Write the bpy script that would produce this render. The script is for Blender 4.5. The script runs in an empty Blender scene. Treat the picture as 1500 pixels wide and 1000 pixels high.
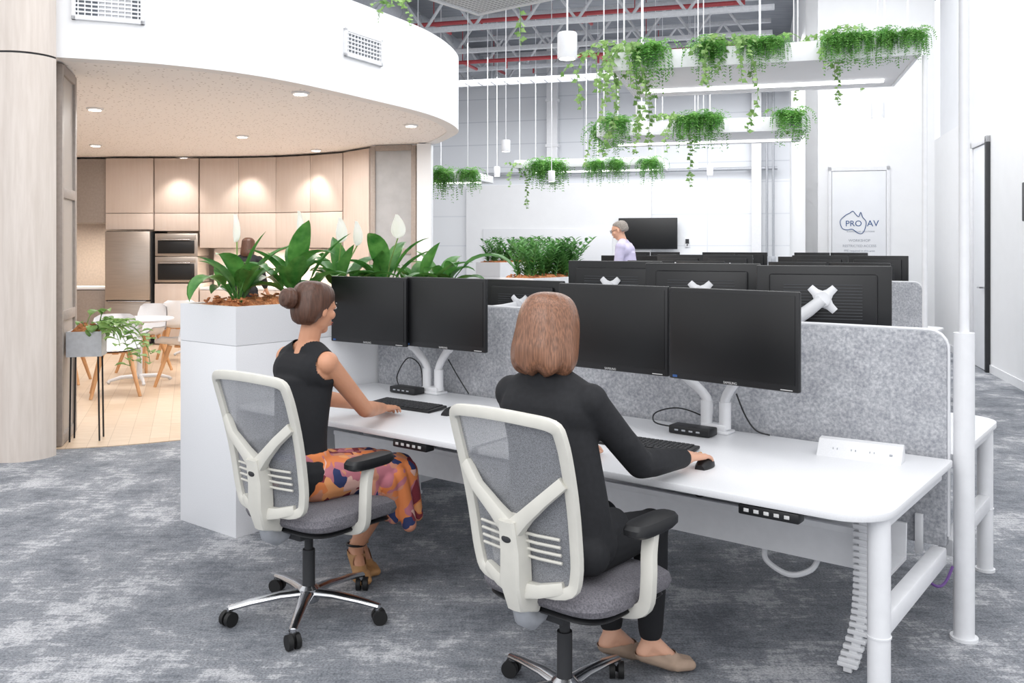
import bpy,bmesh,math,random
from mathutils import Vector as V, Matrix
random.seed(7)
sc=bpy.context.scene
COL=sc.collection
R=math.radians
# ------------------------------------------------------------ materials
def lin(h):
    h=h.lstrip('#'); o=[]
    for i in (0,2,4):
        c=int(h[i:i+2],16)/255
        o.append(c/12.92 if c<=.04045 else ((c+.055)/1.055)**2.4)
    return (*o,1)
def mul(c,k): return (min(c[0]*k,1),min(c[1]*k,1),min(c[2]*k,1),1)
def newmat(name):
    m=bpy.data.materials.new(name); m.use_nodes=True
    nt=m.node_tree; b=nt.nodes['Principled BSDF']
    return m,nt,b
def setin(b,n,v):
    if n in b.inputs: b.inputs[n].default_value=v
def mat(name,col,rough=.5,metal=0,ns=30,na=.06,bump=0,stretch=(1,1,1),trans=0,emit=0,bs=None,sheen=0):
    m,nt,b=newmat(name); c=lin(col)
    tc=nt.nodes.new('ShaderNodeTexCoord'); mp=nt.nodes.new('ShaderNodeMapping')
    mp.inputs['Scale'].default_value=stretch
    nt.links.new(tc.outputs['Object'],mp.inputs['Vector'])
    n=nt.nodes.new('ShaderNodeTexNoise'); n.inputs['Scale'].default_value=ns; n.inputs['Detail'].default_value=4
    nt.links.new(mp.outputs[0],n.inputs['Vector'])
    r=nt.nodes.new('ShaderNodeValToRGB')
    r.color_ramp.elements[0].position=.35; r.color_ramp.elements[1].position=.65
    r.color_ramp.elements[0].color=mul(c,1-na); r.color_ramp.elements[1].color=mul(c,1+na)
    nt.links.new(n.outputs['Fac'],r.inputs[0]); nt.links.new(r.outputs[0],b.inputs['Base Color'])
    setin(b,'Roughness',rough); setin(b,'Metallic',metal)
    if sheen: setin(b,'Sheen Weight',sheen)
    if bump:
        n2=nt.nodes.new('ShaderNodeTexNoise'); n2.inputs['Scale'].default_value=bs or ns*3
        nt.links.new(mp.outputs[0],n2.inputs['Vector'])
        bp=nt.nodes.new('ShaderNodeBump'); bp.inputs['Strength'].default_value=bump; bp.inputs['Distance'].default_value=.01
        nt.links.new(n2.outputs['Fac'],bp.inputs['Height']); nt.links.new(bp.outputs[0],b.inputs['Normal'])
    if emit:
        setin(b,'Emission Color',c); setin(b,'Emission Strength',emit)
    if trans:
        t=nt.nodes.new('ShaderNodeBsdfTransparent'); mx=nt.nodes.new('ShaderNodeMixShader')
        mx.inputs[0].default_value=trans
        nt.links.new(b.outputs[0],mx.inputs[1]); nt.links.new(t.outputs[0],mx.inputs[2])
        nt.links.new(mx.outputs[0],nt.nodes['Material Output'].inputs['Surface'])
    return m
def ramp(nt,src,stops,interp='LINEAR'):
    r=nt.nodes.new('ShaderNodeValToRGB'); cr=r.color_ramp; cr.interpolation=interp
    while len(cr.elements)<len(stops): cr.elements.new(.5)
    for e,(p,c) in zip(cr.elements,stops): e.position=p; e.color=lin(c)
    nt.links.new(src,r.inputs[0]); return r
def nz(nt,vec,scale,detail=4,rough=.5,dist=0):
    n=nt.nodes.new('ShaderNodeTexNoise'); n.inputs['Scale'].default_value=scale; n.inputs['Detail'].default_value=detail
    n.inputs['Roughness'].default_value=rough; n.inputs['Distortion'].default_value=dist
    nt.links.new(vec,n.inputs['Vector']); return n
def mapping(nt,scale=(1,1,1),rot=(0,0,0)):
    tc=nt.nodes.new('ShaderNodeTexCoord'); mp=nt.nodes.new('ShaderNodeMapping')
    mp.inputs['Scale'].default_value=scale; mp.inputs['Rotation'].default_value=rot
    nt.links.new(tc.outputs['Object'],mp.inputs['Vector']); return mp.outputs[0]
def mixc(nt,a,b,fac,mode='MIX'):
    m=nt.nodes.new('ShaderNodeMix'); m.data_type='RGBA'; m.blend_type=mode
    if isinstance(fac,float): m.inputs[0].default_value=fac
    else: nt.links.new(fac,m.inputs[0])
    nt.links.new(a,m.inputs[6]); nt.links.new(b,m.inputs[7]); return m.outputs[2]
def mth(nt,op,a,b):
    m=nt.nodes.new('ShaderNodeMath'); m.operation=op
    for i,x in enumerate((a,b)):
        if isinstance(x,(int,float)): m.inputs[i].default_value=x
        else: nt.links.new(x,m.inputs[i])
    return m.outputs[0]
# carpet
def carpet():
    m,nt,b=newmat('carpet')
    RZ=(0,0,R(15))
    n1=nz(nt,mapping(nt,(1,1,1),RZ),2.3,9,.68,.1)
    n2=nz(nt,mapping(nt,(8,36,1),RZ),1.0,5,.72)
    n4=nz(nt,mapping(nt,(36,10,1),RZ),1.0,5,.72)
    s=mth(nt,'ADD',n1.outputs['Fac'],mth(nt,'MULTIPLY',mth(nt,'SUBTRACT',n2.outputs['Fac'],.5),.46))
    s=mth(nt,'ADD',s,mth(nt,'MULTIPLY',mth(nt,'SUBTRACT',n4.outputs['Fac'],.5),.28))
    r1=ramp(nt,s,[(.36,'#6c7078'),(.45,'#83878e'),(.54,'#8f9298'),(.575,'#adafb4'),(.67,'#c3c4c8')])
    n3=nz(nt,mapping(nt),110,3,.7)
    r3=ramp(nt,n3.outputs['Fac'],[(.33,'#949496'),(.58,'#ffffff')])
    c=mixc(nt,r1.outputs[0],r3.outputs[0],.75,'MULTIPLY')
    nt.links.new(c,b.inputs['Base Color']); setin(b,'Roughness',.95)
    bp=nt.nodes.new('ShaderNodeBump'); bp.inputs['Strength'].default_value=.35; bp.inputs['Distance'].default_value=.005
    nt.links.new(n3.outputs['Fac'],bp.inputs['Height']); nt.links.new(bp.outputs[0],b.inputs['Normal'])
    return m
def planks():
    m,nt,b=newmat('oak_planks')
    v=mapping(nt,(1,1,1),(0,0,R(70)))
    br=nt.nodes.new('ShaderNodeTexBrick'); br.inputs['Scale'].default_value=1
    br.inputs['Brick Width'].default_value=1.2; br.inputs['Row Height'].default_value=.15
    br.inputs['Mortar Size'].default_value=.002
    br.inputs['Color1'].default_value=lin('#cbb59d'); br.inputs['Color2'].default_value=lin('#d6c4b0'); br.inputs['Mortar'].default_value=lin('#b09a82')
    nt.links.new(v,br.inputs['Vector'])
    n=nz(nt,mapping(nt,(2,30,1),(0,0,R(70))),2,5)
    r=ramp(nt,n.outputs['Fac'],[(.3,'#dccbb5'),(.7,'#ffffff')])
    nt.links.new(mixc(nt,br.outputs[0],r.outputs[0],.5,'MULTIPLY'),b.inputs['Base Color']); setin(b,'Roughness',.45)
    return m
def wood(name,a,bb,sc_=(8,8,.6)):
    m,nt,b=newmat(name)
    n=nz(nt,mapping(nt,sc_),3,6,.6,.4)
    r=ramp(nt,n.outputs['Fac'],[(.35,a),(.65,bb)])
    nt.links.new(r.outputs[0],b.inputs['Base Color']); setin(b,'Roughness',.5); return m
def felt():
    m,nt,b=newmat('felt')
    n=nz(nt,mapping(nt),70,5,.75); n2=nz(nt,mapping(nt),9,3)
    r=ramp(nt,n.outputs['Fac'],[(.34,'#94979e'),(.5,'#b2b4b9'),(.66,'#d0d1d4')])
    r2=ramp(nt,n2.outputs['Fac'],[(.3,'#e4e4e6'),(.7,'#ffffff')])
    nt.links.new(mixc(nt,r.outputs[0],r2.outputs[0],1.0,'MULTIPLY'),b.inputs['Base Color']); setin(b,'Roughness',1); return m
def soffit():
    m,nt,b=newmat('perforated_soffit')
    vo=nt.nodes.new('ShaderNodeTexVoronoi'); vo.inputs['Scale'].default_value=20
    nt.links.new(mapping(nt),vo.inputs['Vector'])
    r=ramp(nt,vo.outputs['Distance'],[(.15,'#aba5a2'),(.22,'#f2f0f0')])
    nt.links.new(r.outputs[0],b.inputs['Base Color']); setin(b,'Roughness',.8); return m
def skirtm():
    m,nt,b=newmat('floral_skirt')
    mp=mapping(nt,(1,1,1)); n=nz(nt,mp,6,2)
    ad=nt.nodes.new('ShaderNodeMix'); ad.data_type='RGBA'; ad.blend_type='ADD'; ad.inputs[0].default_value=.35
    nt.links.new(mp,ad.inputs[6]); nt.links.new(n.outputs['Color'],ad.inputs[7])
    vo=nt.nodes.new('ShaderNodeTexVoronoi'); vo.inputs['Scale'].default_value=15
    nt.links.new(ad.outputs[2],vo.inputs['Vector'])
    sp=nt.nodes.new('ShaderNodeSeparateColor'); nt.links.new(vo.outputs['Color'],sp.inputs[0])
    r=ramp(nt,sp.outputs[0],[(0,'#d9804a'),(.22,'#c98a70'),(.38,'#2c3763'),(.52,'#b8707c'),(.68,'#7c2b36'),(.82,'#e09a64'),(.93,'#dab0a4')],'CONSTANT')
    nt.links.new(r.outputs[0],b.inputs['Base Color']); setin(b,'Roughness',.8); return m
def bark():
    m,nt,b=newmat('bark_mulch')
    n=nz(nt,mapping(nt,(1,2.5,1)),40,5,.8)
    r=ramp(nt,n.outputs['Fac'],[(.3,'#5e3420'),(.5,'#b06f45'),(.7,'#dca878')])
    nt.links.new(r.outputs[0],b.inputs['Base Color']); setin(b,'Roughness',.95); return m
def perf(name,ca,cb,scale):
    m,nt,b=newmat(name)
    vo=nt.nodes.new('ShaderNodeTexVoronoi'); vo.inputs['Scale'].default_value=scale; vo.inputs['Randomness'].default_value=0
    nt.links.new(mapping(nt),vo.inputs['Vector'])
    r=ramp(nt,vo.outputs['Distance'],[(.3,ca),(.38,cb)])
    nt.links.new(r.outputs[0],b.inputs['Base Color']); setin(b,'Roughness',.5); return m
def panelwall(name,a,seam,rh=.62):
    m,nt,b=newmat(name)
    br=nt.nodes.new('ShaderNodeTexBrick'); br.inputs['Scale'].default_value=1
    br.inputs['Brick Width'].default_value=3.2; br.inputs['Row Height'].default_value=rh; br.inputs['Mortar Size'].default_value=.014
    br.offset=0; br.inputs['Color1'].default_value=lin(a); br.inputs['Color2'].default_value=lin(a); br.inputs['Mortar'].default_value=lin(seam)
    tc=nt.nodes.new('ShaderNodeTexCoord'); s=nt.nodes.new('ShaderNodeSeparateXYZ'); cb=nt.nodes.new('ShaderNodeCombineXYZ')
    nt.links.new(tc.outputs['Object'],s.inputs[0]); nt.links.new(s.outputs[0],cb.inputs[0]); nt.links.new(s.outputs[2],cb.inputs[1])
    nt.links.new(cb.outputs[0],br.inputs['Vector']); nt.links.new(br.outputs[0],b.inputs['Base Color']); setin(b,'Roughness',.7); return m
def leafm(name,a,bb,rough=.4,tr=.3):
    m,nt,b=newmat(name)
    n=nz(nt,mapping(nt),9,3,.6)
    r=ramp(nt,n.outputs['Fac'],[(.35,a),(.65,bb)]); nt.links.new(r.outputs[0],b.inputs['Base Color']); setin(b,'Roughness',rough)
    t=nt.nodes.new('ShaderNodeBsdfTranslucent'); nt.links.new(r.outputs[0],t.inputs[0]); mx=nt.nodes.new('ShaderNodeMixShader'); mx.inputs[0].default_value=tr
    nt.links.new(b.outputs[0],mx.inputs[1]); nt.links.new(t.outputs[0],mx.inputs[2]); nt.links.new(mx.outputs[0],nt.nodes['Material Output'].inputs['Surface']); return m
M=dict(
 carpet=carpet(),planks=planks(),felt=felt(),soffit=soffit(),skirt=skirtm(),bark=bark(),
 white=mat('white_paint','#e7e8ea',.6,ns=4,na=.01),
 greywhite=mat('soft_grey_paint_and_shade','#e1e3e7',.6,ns=4,na=.012),  # grey paint on the door leaves, painted shade on the upper right wall
 white2=mat('white_laminate','#e1e2e5',.35,ns=200,na=.025),
 whmetal=mat('white_metal','#e2e3e6',.35,ns=20,na=.02),
 cream=mat('chair_cream','#cfcdc5',.45,ns=20,na=.02),
 timber=wood('ash_timber','#cec3ba','#dad0c8'),
 cab=wood('cabinet_timber','#c6b6ab','#cbbdb3',(5,5,.5)),
 leg=wood('beech_leg','#c4905f','#d6a679'),
 taupe=mat('taupe_frame','#9b918a',.5),
 perfgrey=perf('perforated_screen','#7c7671','#aca49d',55),
 perflight=perf('perforated_tray','#8c9094','#d2d4d7',28),
 glass=mat('frosted_glass','#a3a4a6',.3,ns=6),
 black=mat('black_plastic','#121316',.45,ns=60),
 blackgl=mat('screen_black','#07080b',.42,ns=5),
 dark=mat('dark_grey','#2a2b2e',.6),
 slot=mat('slot_grey','#45474b',.6),
 rubber=mat('rubber','#101011',.6),
 chrome=mat('polished_aluminium','#c9cacd',.2,1,ns=10),
 steel=mat('stainless','#b5aca4',.35,.8,ns=3,stretch=(1,1,40)),
 seat=mat('seat_fabric','#6c6a70',.95,ns=180,na=.3,bump=.3),
 mesh=mat('chair_mesh','#8b8d92',.9,ns=400,na=.4,trans=.2),
 skin=mat('skin','#d7a68c',.5,ns=12,na=.05),
 skin2=mat('skin_tan','#cb9374',.5,ns=12,na=.05),
 lips=mat('lips','#a85a55',.5), eye=mat('eye_white','#e8e4e0',.3), iris=mat('iris','#2a1b14',.3),
 blazer=mat('blazer_cloth','#1a1b1f',.85,ns=60,na=.15,bump=.08,bs=25),
 top=mat('knit_top','#191a1e',.9,ns=60,bump=.06),
 trousers=mat('trousers_cloth','#15161a',.9,ns=60),
 shoe=mat('suede_tan','#a8917f',.8), sandal=mat('sandal_leather','#b08355',.6),
 hairb=mat('brown_hair','#513528',.42,ns=22,na=.25,stretch=(7,7,.4),bump=.15,bs=30),
 hairl=mat('chestnut_hair','#7f5944',.32,ns=30,na=.36,stretch=(8,8,.25),bump=.14,bs=40),
 hairg=mat('grey_hair','#8d867f',.7,ns=60,na=.2),
 lilac=mat('lilac_shirt','#c3bdd8',.85,ns=20,na=.05),
 leaf=leafm('lily_leaf','#377330','#649c4c',.33),
 leaf2=leafm('fern_leaf','#4e8c3b','#86bb62',.6,.4),
 leaf3=leafm('ivy_leaf','#648f46','#9fc078',.5,.4),
 zz=leafm('zz_leaf','#3c7035','#659a52',.4),
 stem=mat('plant_stem','#7d9a50',.6), spathe=leafm('white_spathe','#f6f5ec','#fbfaf6',.5,.45), spadix=mat('spadix','#e3d9a8',.7),
 led=mat('led_lens','#ffffff',.5,emit=3), down=mat('downlight_lens','#fff8f0',.5,emit=10),
 greyw=panelwall('grey_siding','#dadde2','#c6cad1'),
 lowerw=panelwall('white_siding','#e9ebee','#dadde2',.8),
 deck=mat('metal_deck','#888c93',.6,ns=2,stretch=(1,14,1),na=.15),
 red=mat('red_pipe','#9c3a40',.5), galv=mat('galvanised','#abaeb4',.45,.3), alum=mat('silver_tray','#b9bbc0',.45,.0),
 logo=mat('logo_blue','#2f5288',.6), text=mat('sign_grey','#a3a8b1',.5), bright=mat('logo_silver','#c8c8c8',.4),
 purple=mat('purple_cable','#5b3a78',.5), splash=mat('splashback','#ddd0c6',.4), vent_shade=mat('vent_shadow','#7d838b',.6), gap=mat('gap_grey','#b5b7bb',.6),
 jewel=mat('gold_ring','#c9a25a',.25,1))
# ------------------------------------------------------------ mesh builder
class MB:
    def __init__(s): s.v=[];s.f=[];s.m=[]
    def add(s,vs,fs,mi=0,mx=None):
        o=len(s.v)
        s.v+= [(mx@V(p) if mx else V(p)) for p in vs]
        for f in fs: s.f.append([i+o for i in f]); s.m.append(mi)
    def addbm(s,bm,mi=0,mx=None):
        bm.verts.index_update()
        s.add([v.co.copy() for v in bm.verts],[[v.index for v in f.verts] for f in bm.faces],mi,mx); bm.free()
    def box(s,c,size,bev=0,mi=0,mx=None,seg=2):
        bm=bmesh.new(); bmesh.ops.create_cube(bm,size=1)
        for v in bm.verts: v.co=V((v.co.x*size[0],v.co.y*size[1],v.co.z*size[2]))
        if bev: bmesh.ops.bevel(bm,geom=bm.edges[:],offset=bev,segments=seg,profile=.5,affect='EDGES')
        T=Matrix.Translation(c); s.addbm(bm,mi,(mx@T) if mx else T)
    def span(s,a,b,bev=0,mi=0,mx=None):
        s.box([(a[i]+b[i])/2 for i in range(3)],[abs(b[i]-a[i]) for i in range(3)],bev,mi,mx)
    def loft(s,rings,closed=True,cap=True,mi=0,mx=None,loop=False):
        n=len(rings[0]); vs=[p for r in rings for p in r]; fs=[]
        k=len(rings); rr=k if loop else k-1
        for i in range(rr):
            a=i*n;b=((i+1)%k)*n
            for j in range(n if closed else n-1):
                j2=(j+1)%n; fs.append([a+j,a+j2,b+j2,b+j])
        if cap and not loop and closed: fs.append(list(range(n))[::-1]); fs.append([(k-1)*n+j for j in range(n)])
        s.add(vs,fs,mi,mx)
    def tube(s,path,r,seg=10,mi=0,mx=None,up=None,loop=False,sq=1.0,box=False):
        path=[V(p) for p in path]; n=len(path)
        rs=r if isinstance(r,(list,tuple)) else [r]*n
        rings=[];prev=None
        for i,p in enumerate(path):
            if loop: t=(path[(i+1)%n]-path[i-1])
            else: t=path[min(i+1,n-1)]-path[max(i-1,0)]
            t.normalize()
            if up is not None: a=V(up).cross(t)
            elif prev is None: a=t.cross(V((0,0,1)) if abs(t.z)<.9 else V((1,0,0)))
            else: a=prev-t*prev.dot(t)
            if a.length<1e-5: a=t.orthogonal()
            a.normalize(); prev=a; b=t.cross(a)
            ring=[]
            for j in range(seg):
                th=2*math.pi*j/seg; x,y=math.cos(th),math.sin(th)
                if box:
                    e=.45; x=math.copysign(abs(x)**e,x); y=math.copysign(abs(y)**e,y)
                ring.append(p+a*x*rs[i]+b*y*rs[i]*sq)
            rings.append(ring)
        s.loft(rings,mi=mi,mx=mx,loop=loop)
    def cyl(s,a,b,r1,r2=None,seg=16,mi=0,mx=None): s.tube([a,b],[r1,r1 if r2 is None else r2],seg,mi,mx)
    def cap(s,p,q,r1,r2,seg=12,mx=None):
        p=V(p);q=V(q);d=q-p
        if d.length<1e-6: d=V((0,0,1e-4))
        t=d.normalized(); pts=[];rs=[]
        for a in (-88,-60,-30,0): pts.append(p+t*math.sin(R(a))*r1); rs.append(math.cos(R(a))*r1)
        for a in (0,30,60,88): pts.append(q+t*math.sin(R(a))*r2); rs.append(math.cos(R(a))*r2)
        a=t.orthogonal().normalized(); b=t.cross(a)
        s.loft([[c+a*math.cos(2*math.pi*j/seg)*rr+b*math.sin(2*math.pi*j/seg)*rr for j in range(seg)] for c,rr in zip(pts,rs)],mx=mx)
    def ell(s,c,r,rot=None,mi=0,mx=None,us=16,vs=10):
        bm=bmesh.new(); bmesh.ops.create_uvsphere(bm,u_segments=us,v_segments=vs,radius=1)
        T=Matrix.Translation(c)@(rot.to_4x4() if rot else Matrix())@Matrix.Diagonal((*r,1))
        s.addbm(bm,mi,(mx@T) if mx else T)
    def prism(s,outline,z0,z1,bev=0,mi=0,mx=None):
        bm=bmesh.new(); vs=[bm.verts.new((x,y,z0)) for x,y in outline]; f=bm.faces.new(vs)
        r=bmesh.ops.extrude_face_region(bm,geom=[f])
        nv=[g for g in r['geom'] if isinstance(g,bmesh.types.BMVert)]
        for v in nv: v.co.z=z1
        bmesh.ops.recalc_face_normals(bm,faces=bm.faces[:])
        if bev:
            ed=[e for e in bm.edges if abs(e.verts[0].co.z-e.verts[1].co.z)<1e-6]
            bmesh.ops.bevel(bm,geom=ed,offset=bev,segments=2,profile=.5,affect='EDGES')
        s.addbm(bm,mi,mx)
    def lathe(s,prof,seg=24,mi=0,mx=None):
        s.loft([[(r*math.cos(2*math.pi*j/seg),r*math.sin(2*math.pi*j/seg),z) for j in range(seg)] for r,z in prof],mi=mi,mx=mx)
    def mesh(s,name,mats,smooth=True):
        me=bpy.data.meshes.new(name); me.from_pydata([tuple(v) for v in s.v],[],s.f)
        for k in mats: me.materials.append(M[k])
        if len(mats)>1: me.polygons.foreach_set('material_index',s.m)
        bm=bmesh.new(); bm.from_mesh(me); bmesh.ops.recalc_face_normals(bm,faces=bm.faces[:]); bm.to_mesh(me); bm.free()
        if smooth:
            me.polygons.foreach_set('use_smooth',[True]*len(me.polygons))
            me.set_sharp_from_angle(angle=R(38))
        me.update(); return me
def T(x,y,z=0,rz=0): return Matrix.Translation((x,y,z))@Matrix.Rotation(rz,4,'Z')
def root(name,label,cat,mx=Matrix(),group=None,mesh=None,kind=None):
    o=bpy.data.objects.new(name,mesh); COL.objects.link(o); o.matrix_world=mx
    if label: o['label']=label
    if cat: o['category']=cat
    if group: o['group']=group
    if kind: o['kind']=kind
    return o
def part(parent,name,mb,mats,label=None,smooth=True,mx=None,kind=None):
    if isinstance(mats,str): mats=[mats]
    me=mb.mesh(name,mats,smooth) if isinstance(mb,MB) else mb
    o=bpy.data.objects.new(name,me); COL.objects.link(o); o.parent=parent
    if mx: o.matrix_basis=mx
    if label: o['label']=label
    if kind: o['kind']=kind
    return o
def thing(name,mb,mats,label,cat,mx=Matrix(),group=None,kind=None,smooth=True):
    if isinstance(mats,str): mats=[mats]
    return root(name,label,cat,mx,group,mb.mesh(name,mats,smooth) if isinstance(mb,MB) else mb,kind)
def clone(r,mx,label=None):
    n=r.copy(); COL.objects.link(n); n.matrix_world=mx
    if label: n['label']=label
    def rec(a,b):
        for ch in a.children:
            c=ch.copy(); COL.objects.link(c); c.parent=b; c.matrix_parent_inverse=Matrix(); rec(ch,c)
    rec(r,n); return n
def struct(name,mb,mats,smooth=False): 
    return thing(name,mb,mats,None,None,kind='structure',smooth=smooth)
def textmesh(body,size,m,align='CENTER',ext=.0008):
    cu=bpy.data.curves.new('lettering','FONT'); cu.body=body; cu.size=size; cu.align_x=align; cu.align_y='CENTER'; cu.extrude=ext
    o=bpy.data.objects.new('lettering',cu); COL.objects.link(o)
    bpy.context.view_layer.update()
    me=bpy.data.meshes.new_from_object(o.evaluated_get(bpy.context.evaluated_depsgraph_get()))
    bpy.data.objects.remove(o); me.materials.clear(); me.materials.append(M[m]); return me
def organic(mb,name,m,voxel=.005,it=4,fac=.5):
    me=bpy.data.meshes.new('tmp'); me.from_pydata([tuple(v) for v in mb.v],[],mb.f)
    o=bpy.data.objects.new('tmp',me); COL.objects.link(o)
    r=o.modifiers.new('r','REMESH'); r.mode='VOXEL'; r.voxel_size=voxel; r.use_smooth_shade=True
    if it:
        s=o.modifiers.new('s','SMOOTH'); s.iterations=it; s.factor=fac
    bpy.context.view_layer.update()
    out=bpy.data.meshes.new_from_object(o.evaluated_get(bpy.context.evaluated_depsgraph_get()))
    bpy.data.objects.remove(o); out.name=name; out.materials.clear(); out.materials.append(M[m])
    out.polygons.foreach_set('use_smooth',[True]*len(out.polygons)); return out
def crom(pts,n=8,loop=False):
    pts=[V(p) for p in pts]; out=[]; k=len(pts)
    rng=range(k if loop else k-1)
    for i in rng:
        if loop: a,b,c,d=pts[i-1],pts[i],pts[(i+1)%k],pts[(i+2)%k]
        else: a,b,c,d=pts[max(i-1,0)],pts[i],pts[i+1],pts[min(i+2,k-1)]
        for j in range(n):
            t=j/n; out.append(.5*((2*b)+(c-a)*t+(2*a-5*b+4*c-d)*t*t+(3*b-a-3*c+d)*t**3))
    if not loop: out.append(pts[-1])
    return out
def rrect(x0,y0,x1,y1,rs,n=6):
    o=[]
    for (cx,cy,a0,r) in ((x0,y0,180,rs[0]),(x1,y0,270,rs[1]),(x1,y1,0,rs[2]),(x0,y1,90,rs[3])):
        sx=1 if cx==x0 else -1; sy=1 if cy==y0 else -1
        if r<=0: o.append((cx,cy)); continue
        for i in range(n+1):
            a=R(a0+90*i/n); o.append((cx+sx*r+r*math.cos(a),cy+sy*r+r*math.sin(a)))
    return o
TH=-math.atan2(.613,.79)
B1=T(1.136,2.725,0,TH)       # bench frame: +X towards end of bench, +Y across
def B(x,y,z=0,rz=0): return B1@T(x,y,z,rz)
EX=math.atan2(-.265,.964)     # building grid rotation
# ------------------------------------------------------------ structure
mb=MB(); mb.span((-11,-3,-.1),(9,27,0)); struct('floor',mb,'carpet')
W0=V((4.96,15)); WD=V((.964,-.265)); E=V((.265,.964))
def wallseg(name,a,b,z0,z1,th,m,side=1):
    a=V(a);b=V(b);d=b-a;L=d.length;ang=math.atan2(d.y,d.x)
    mb=MB(); mb.span((0,0 if side>0 else -th,z0),(L,th if side>0 else 0,z1))
    o=struct(name,mb,m); o.matrix_world=T(a.x,a.y,0,ang); return o
cor=W0+WD*2.005
bk=W0+E*7.26
bl=bk-WD*18
wallseg('wall_back_lower',bl,bk,0,3.25,.3,'lowerw')
wallseg('wall_back_upper',bl+E*.05,bk+E*.05,3.25,6.8,.3,'greyw')
wallseg('wall_return',bk,W0,0,6.8,.2,'white')
wallseg('wall_workshop',W0,cor,0,6.8,.2,'white')
rw0=cor; rw1=V((5.57,9.66))-E*7.5
wallseg('wall_right_lower',rw0,rw1,0,3.31,.2,'white')
wallseg('wall_right_upper',rw0+WD*.08,rw1+WD*.08,3.31,6.8,.2,'greywhite')  # recessed upper wall, its shading put into the greyer colour
mb=MB(); mb.span((-11,10,6.8),(9,28,6.95)); struct('ceiling',mb,'deck')
wallseg('baseboard_right',rw0-WD*.012,rw1-WD*.012,0,.1,.012,'whmetal')
Tb=T(bl.x,bl.y,0,EX)
mb=MB(); mb.span((9.6,-.14,0),(14.6,-.002,3.22),.01); o=struct('trim_1',mb,'white'); o.matrix_world=Tb
mb=MB(); mb.span((10.1,-.18,1.0),(13.6,-.142,2.05),.006); o=thing('whiteboard',mb,'white2','wide white writing board mounted along a white wall','whiteboard',Tb)
mb=MB(); mb.cyl((0,-.12,3.52),(17.7,-.12,3.52),.045); 
for i in range(9): mb.cyl((1+2*i,-.12,3.52),(1+2*i,0,3.52),.02)
thing('wall_pipe',mb,'galv','grey service pipe running along the upper wall','pipe',Tb)
for k,(x,w) in enumerate(((12.0,.14),(6.5,.2),(17.2,.12))):
    mb=MB(); mb.span((x-w,-.22,0 if k else 3.3),(x+w,-.02,6.8),.01); 
    for zz in (4.2,5.4): mb.span((x-w-.03,-.24,zz),(x+w+.03,-.02,zz+.08),.005)
    o=struct('trim_%d'%(k+2),mb,'whmetal'); o.matrix_world=Tb
for xx in (17.45,17.6):
    mb=MB(); mb.cyl((xx,-.2,1.2),(xx,-.2,6.8),.03); mb.box((xx,-.2,1.25),(.12,.1,.18),.01)
    thing('conduit',mb,'galv','thin grey vertical conduit running up the wall','conduit',Tb,group='wall conduits')
for k in range(4):
    mb=MB(); y=-1.2-1.9*k
    for zz in (5.75,6.45): mb.box((9,y,zz),(17,.1,.09),.005)
    for i in range(1,17):
        a=(i,y,5.75);b=(i+.5,y,6.45);c=(i+1,y,5.75)
        mb.cyl(a,b,.03,seg=6); mb.cyl(b,c,.03,seg=6)
    thing('roof_truss',mb,'alum','grey steel roof truss with diagonal webs','truss',Tb@T(0,0,0),group='roof trusses')
for k,(y,z) in enumerate(((-2.2,5.95),(-4.6,5.6),(-6.4,6.0))):
    mb=MB(); mb.cyl((5,y,z),(17,y,z),.042)
    for i in range(5): mb.cyl((6+2*i,y,z),(6+2*i,y,z-.18),.022); mb.cyl((7+2*i,y,z),(7+2*i,y,6.75),.01,seg=6)
    for i in range(3): mb.cyl((8+3.*i,y,z),(8+3.*i,y+1.0,z+.05),.035)
    thing('sprinkler_pipe',mb,'red','red fire sprinkler pipe with drop heads under the roof','pipe',Tb,group='red sprinkler pipes')
mb=MB(); mb.cyl((10.2,-8,6.25),(10.2,-.4,6.25),.3,seg=20)
for i in range(8): mb.cyl((10.2,-7.8+i,6.25),(10.2,-7.75+i,6.25),.315,seg=20)
thing('air_duct',mb,'galv','round galvanised air duct hanging under the roof','duct',Tb)
mb=MB()
for yy in (-3.7,-3.3): mb.box((11.5,yy,5.35),(10.5,.02,.08),.003)
for i in range(34): mb.box((6.4+.31*i,-3.5,5.33),(.03,.4,.02))
for i in range(5):
    for yy in (-3.72,-3.28): mb.cyl((7+2.2*i,yy,5.35),(7+2.2*i,yy,6.75),.008,seg=5)
thing('cable_ladder',mb,'alum','grey steel cable ladder hung under the roof','cable ladder',Tb)
# workshop door
Tw=T(W0.x,W0.y,0,EX)
fr=MB(); fr.span((.36,-.04,0),(.415,0,2.9),.005); fr.span((1.267,-.04,0),(1.322,0,2.9),.005); fr.span((.36,-.04,2.83),(1.322,0,2.9),.005)
o=struct('trim_5',fr,'whmetal'); o.matrix_world=Tw
d=root('door_1',None,None,Tw,kind='structure')
mb=MB(); mb.span((.42,-.03,.01),(1.262,-.004,2.825),.004); part(d,'door_leaf',mb,'greywhite')
mb=MB(); mb.cyl((.5,-.03,1.05),(.5,-.08,1.05),.012); mb.cyl((.5,-.08,1.05),(.62,-.08,1.05),.011); part(d,'handle',mb,'chrome')
RT=Matrix.Rotation(R(90),4,'X')
def wt(body,size,x,z,m,ext=.0008): part(d,'lettering',textmesh(body,size,m,ext=ext),m,mx=T(x,-.033,z)@RT)
wt('PRO',.135,.76,1.95,'logo'); wt('AV',.145,1.06,1.95,'logo')
wt('AUDIOVISUAL SOLUTIONS',.036,.87,1.82,'text')
wt('WORKSHOP',.06,.85,1.67,'text'); wt('RESTRICTED ACCESS',.056,.85,1.58,'text'); wt('PPE required in this area',.048,.85,1.50,'text')
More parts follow.
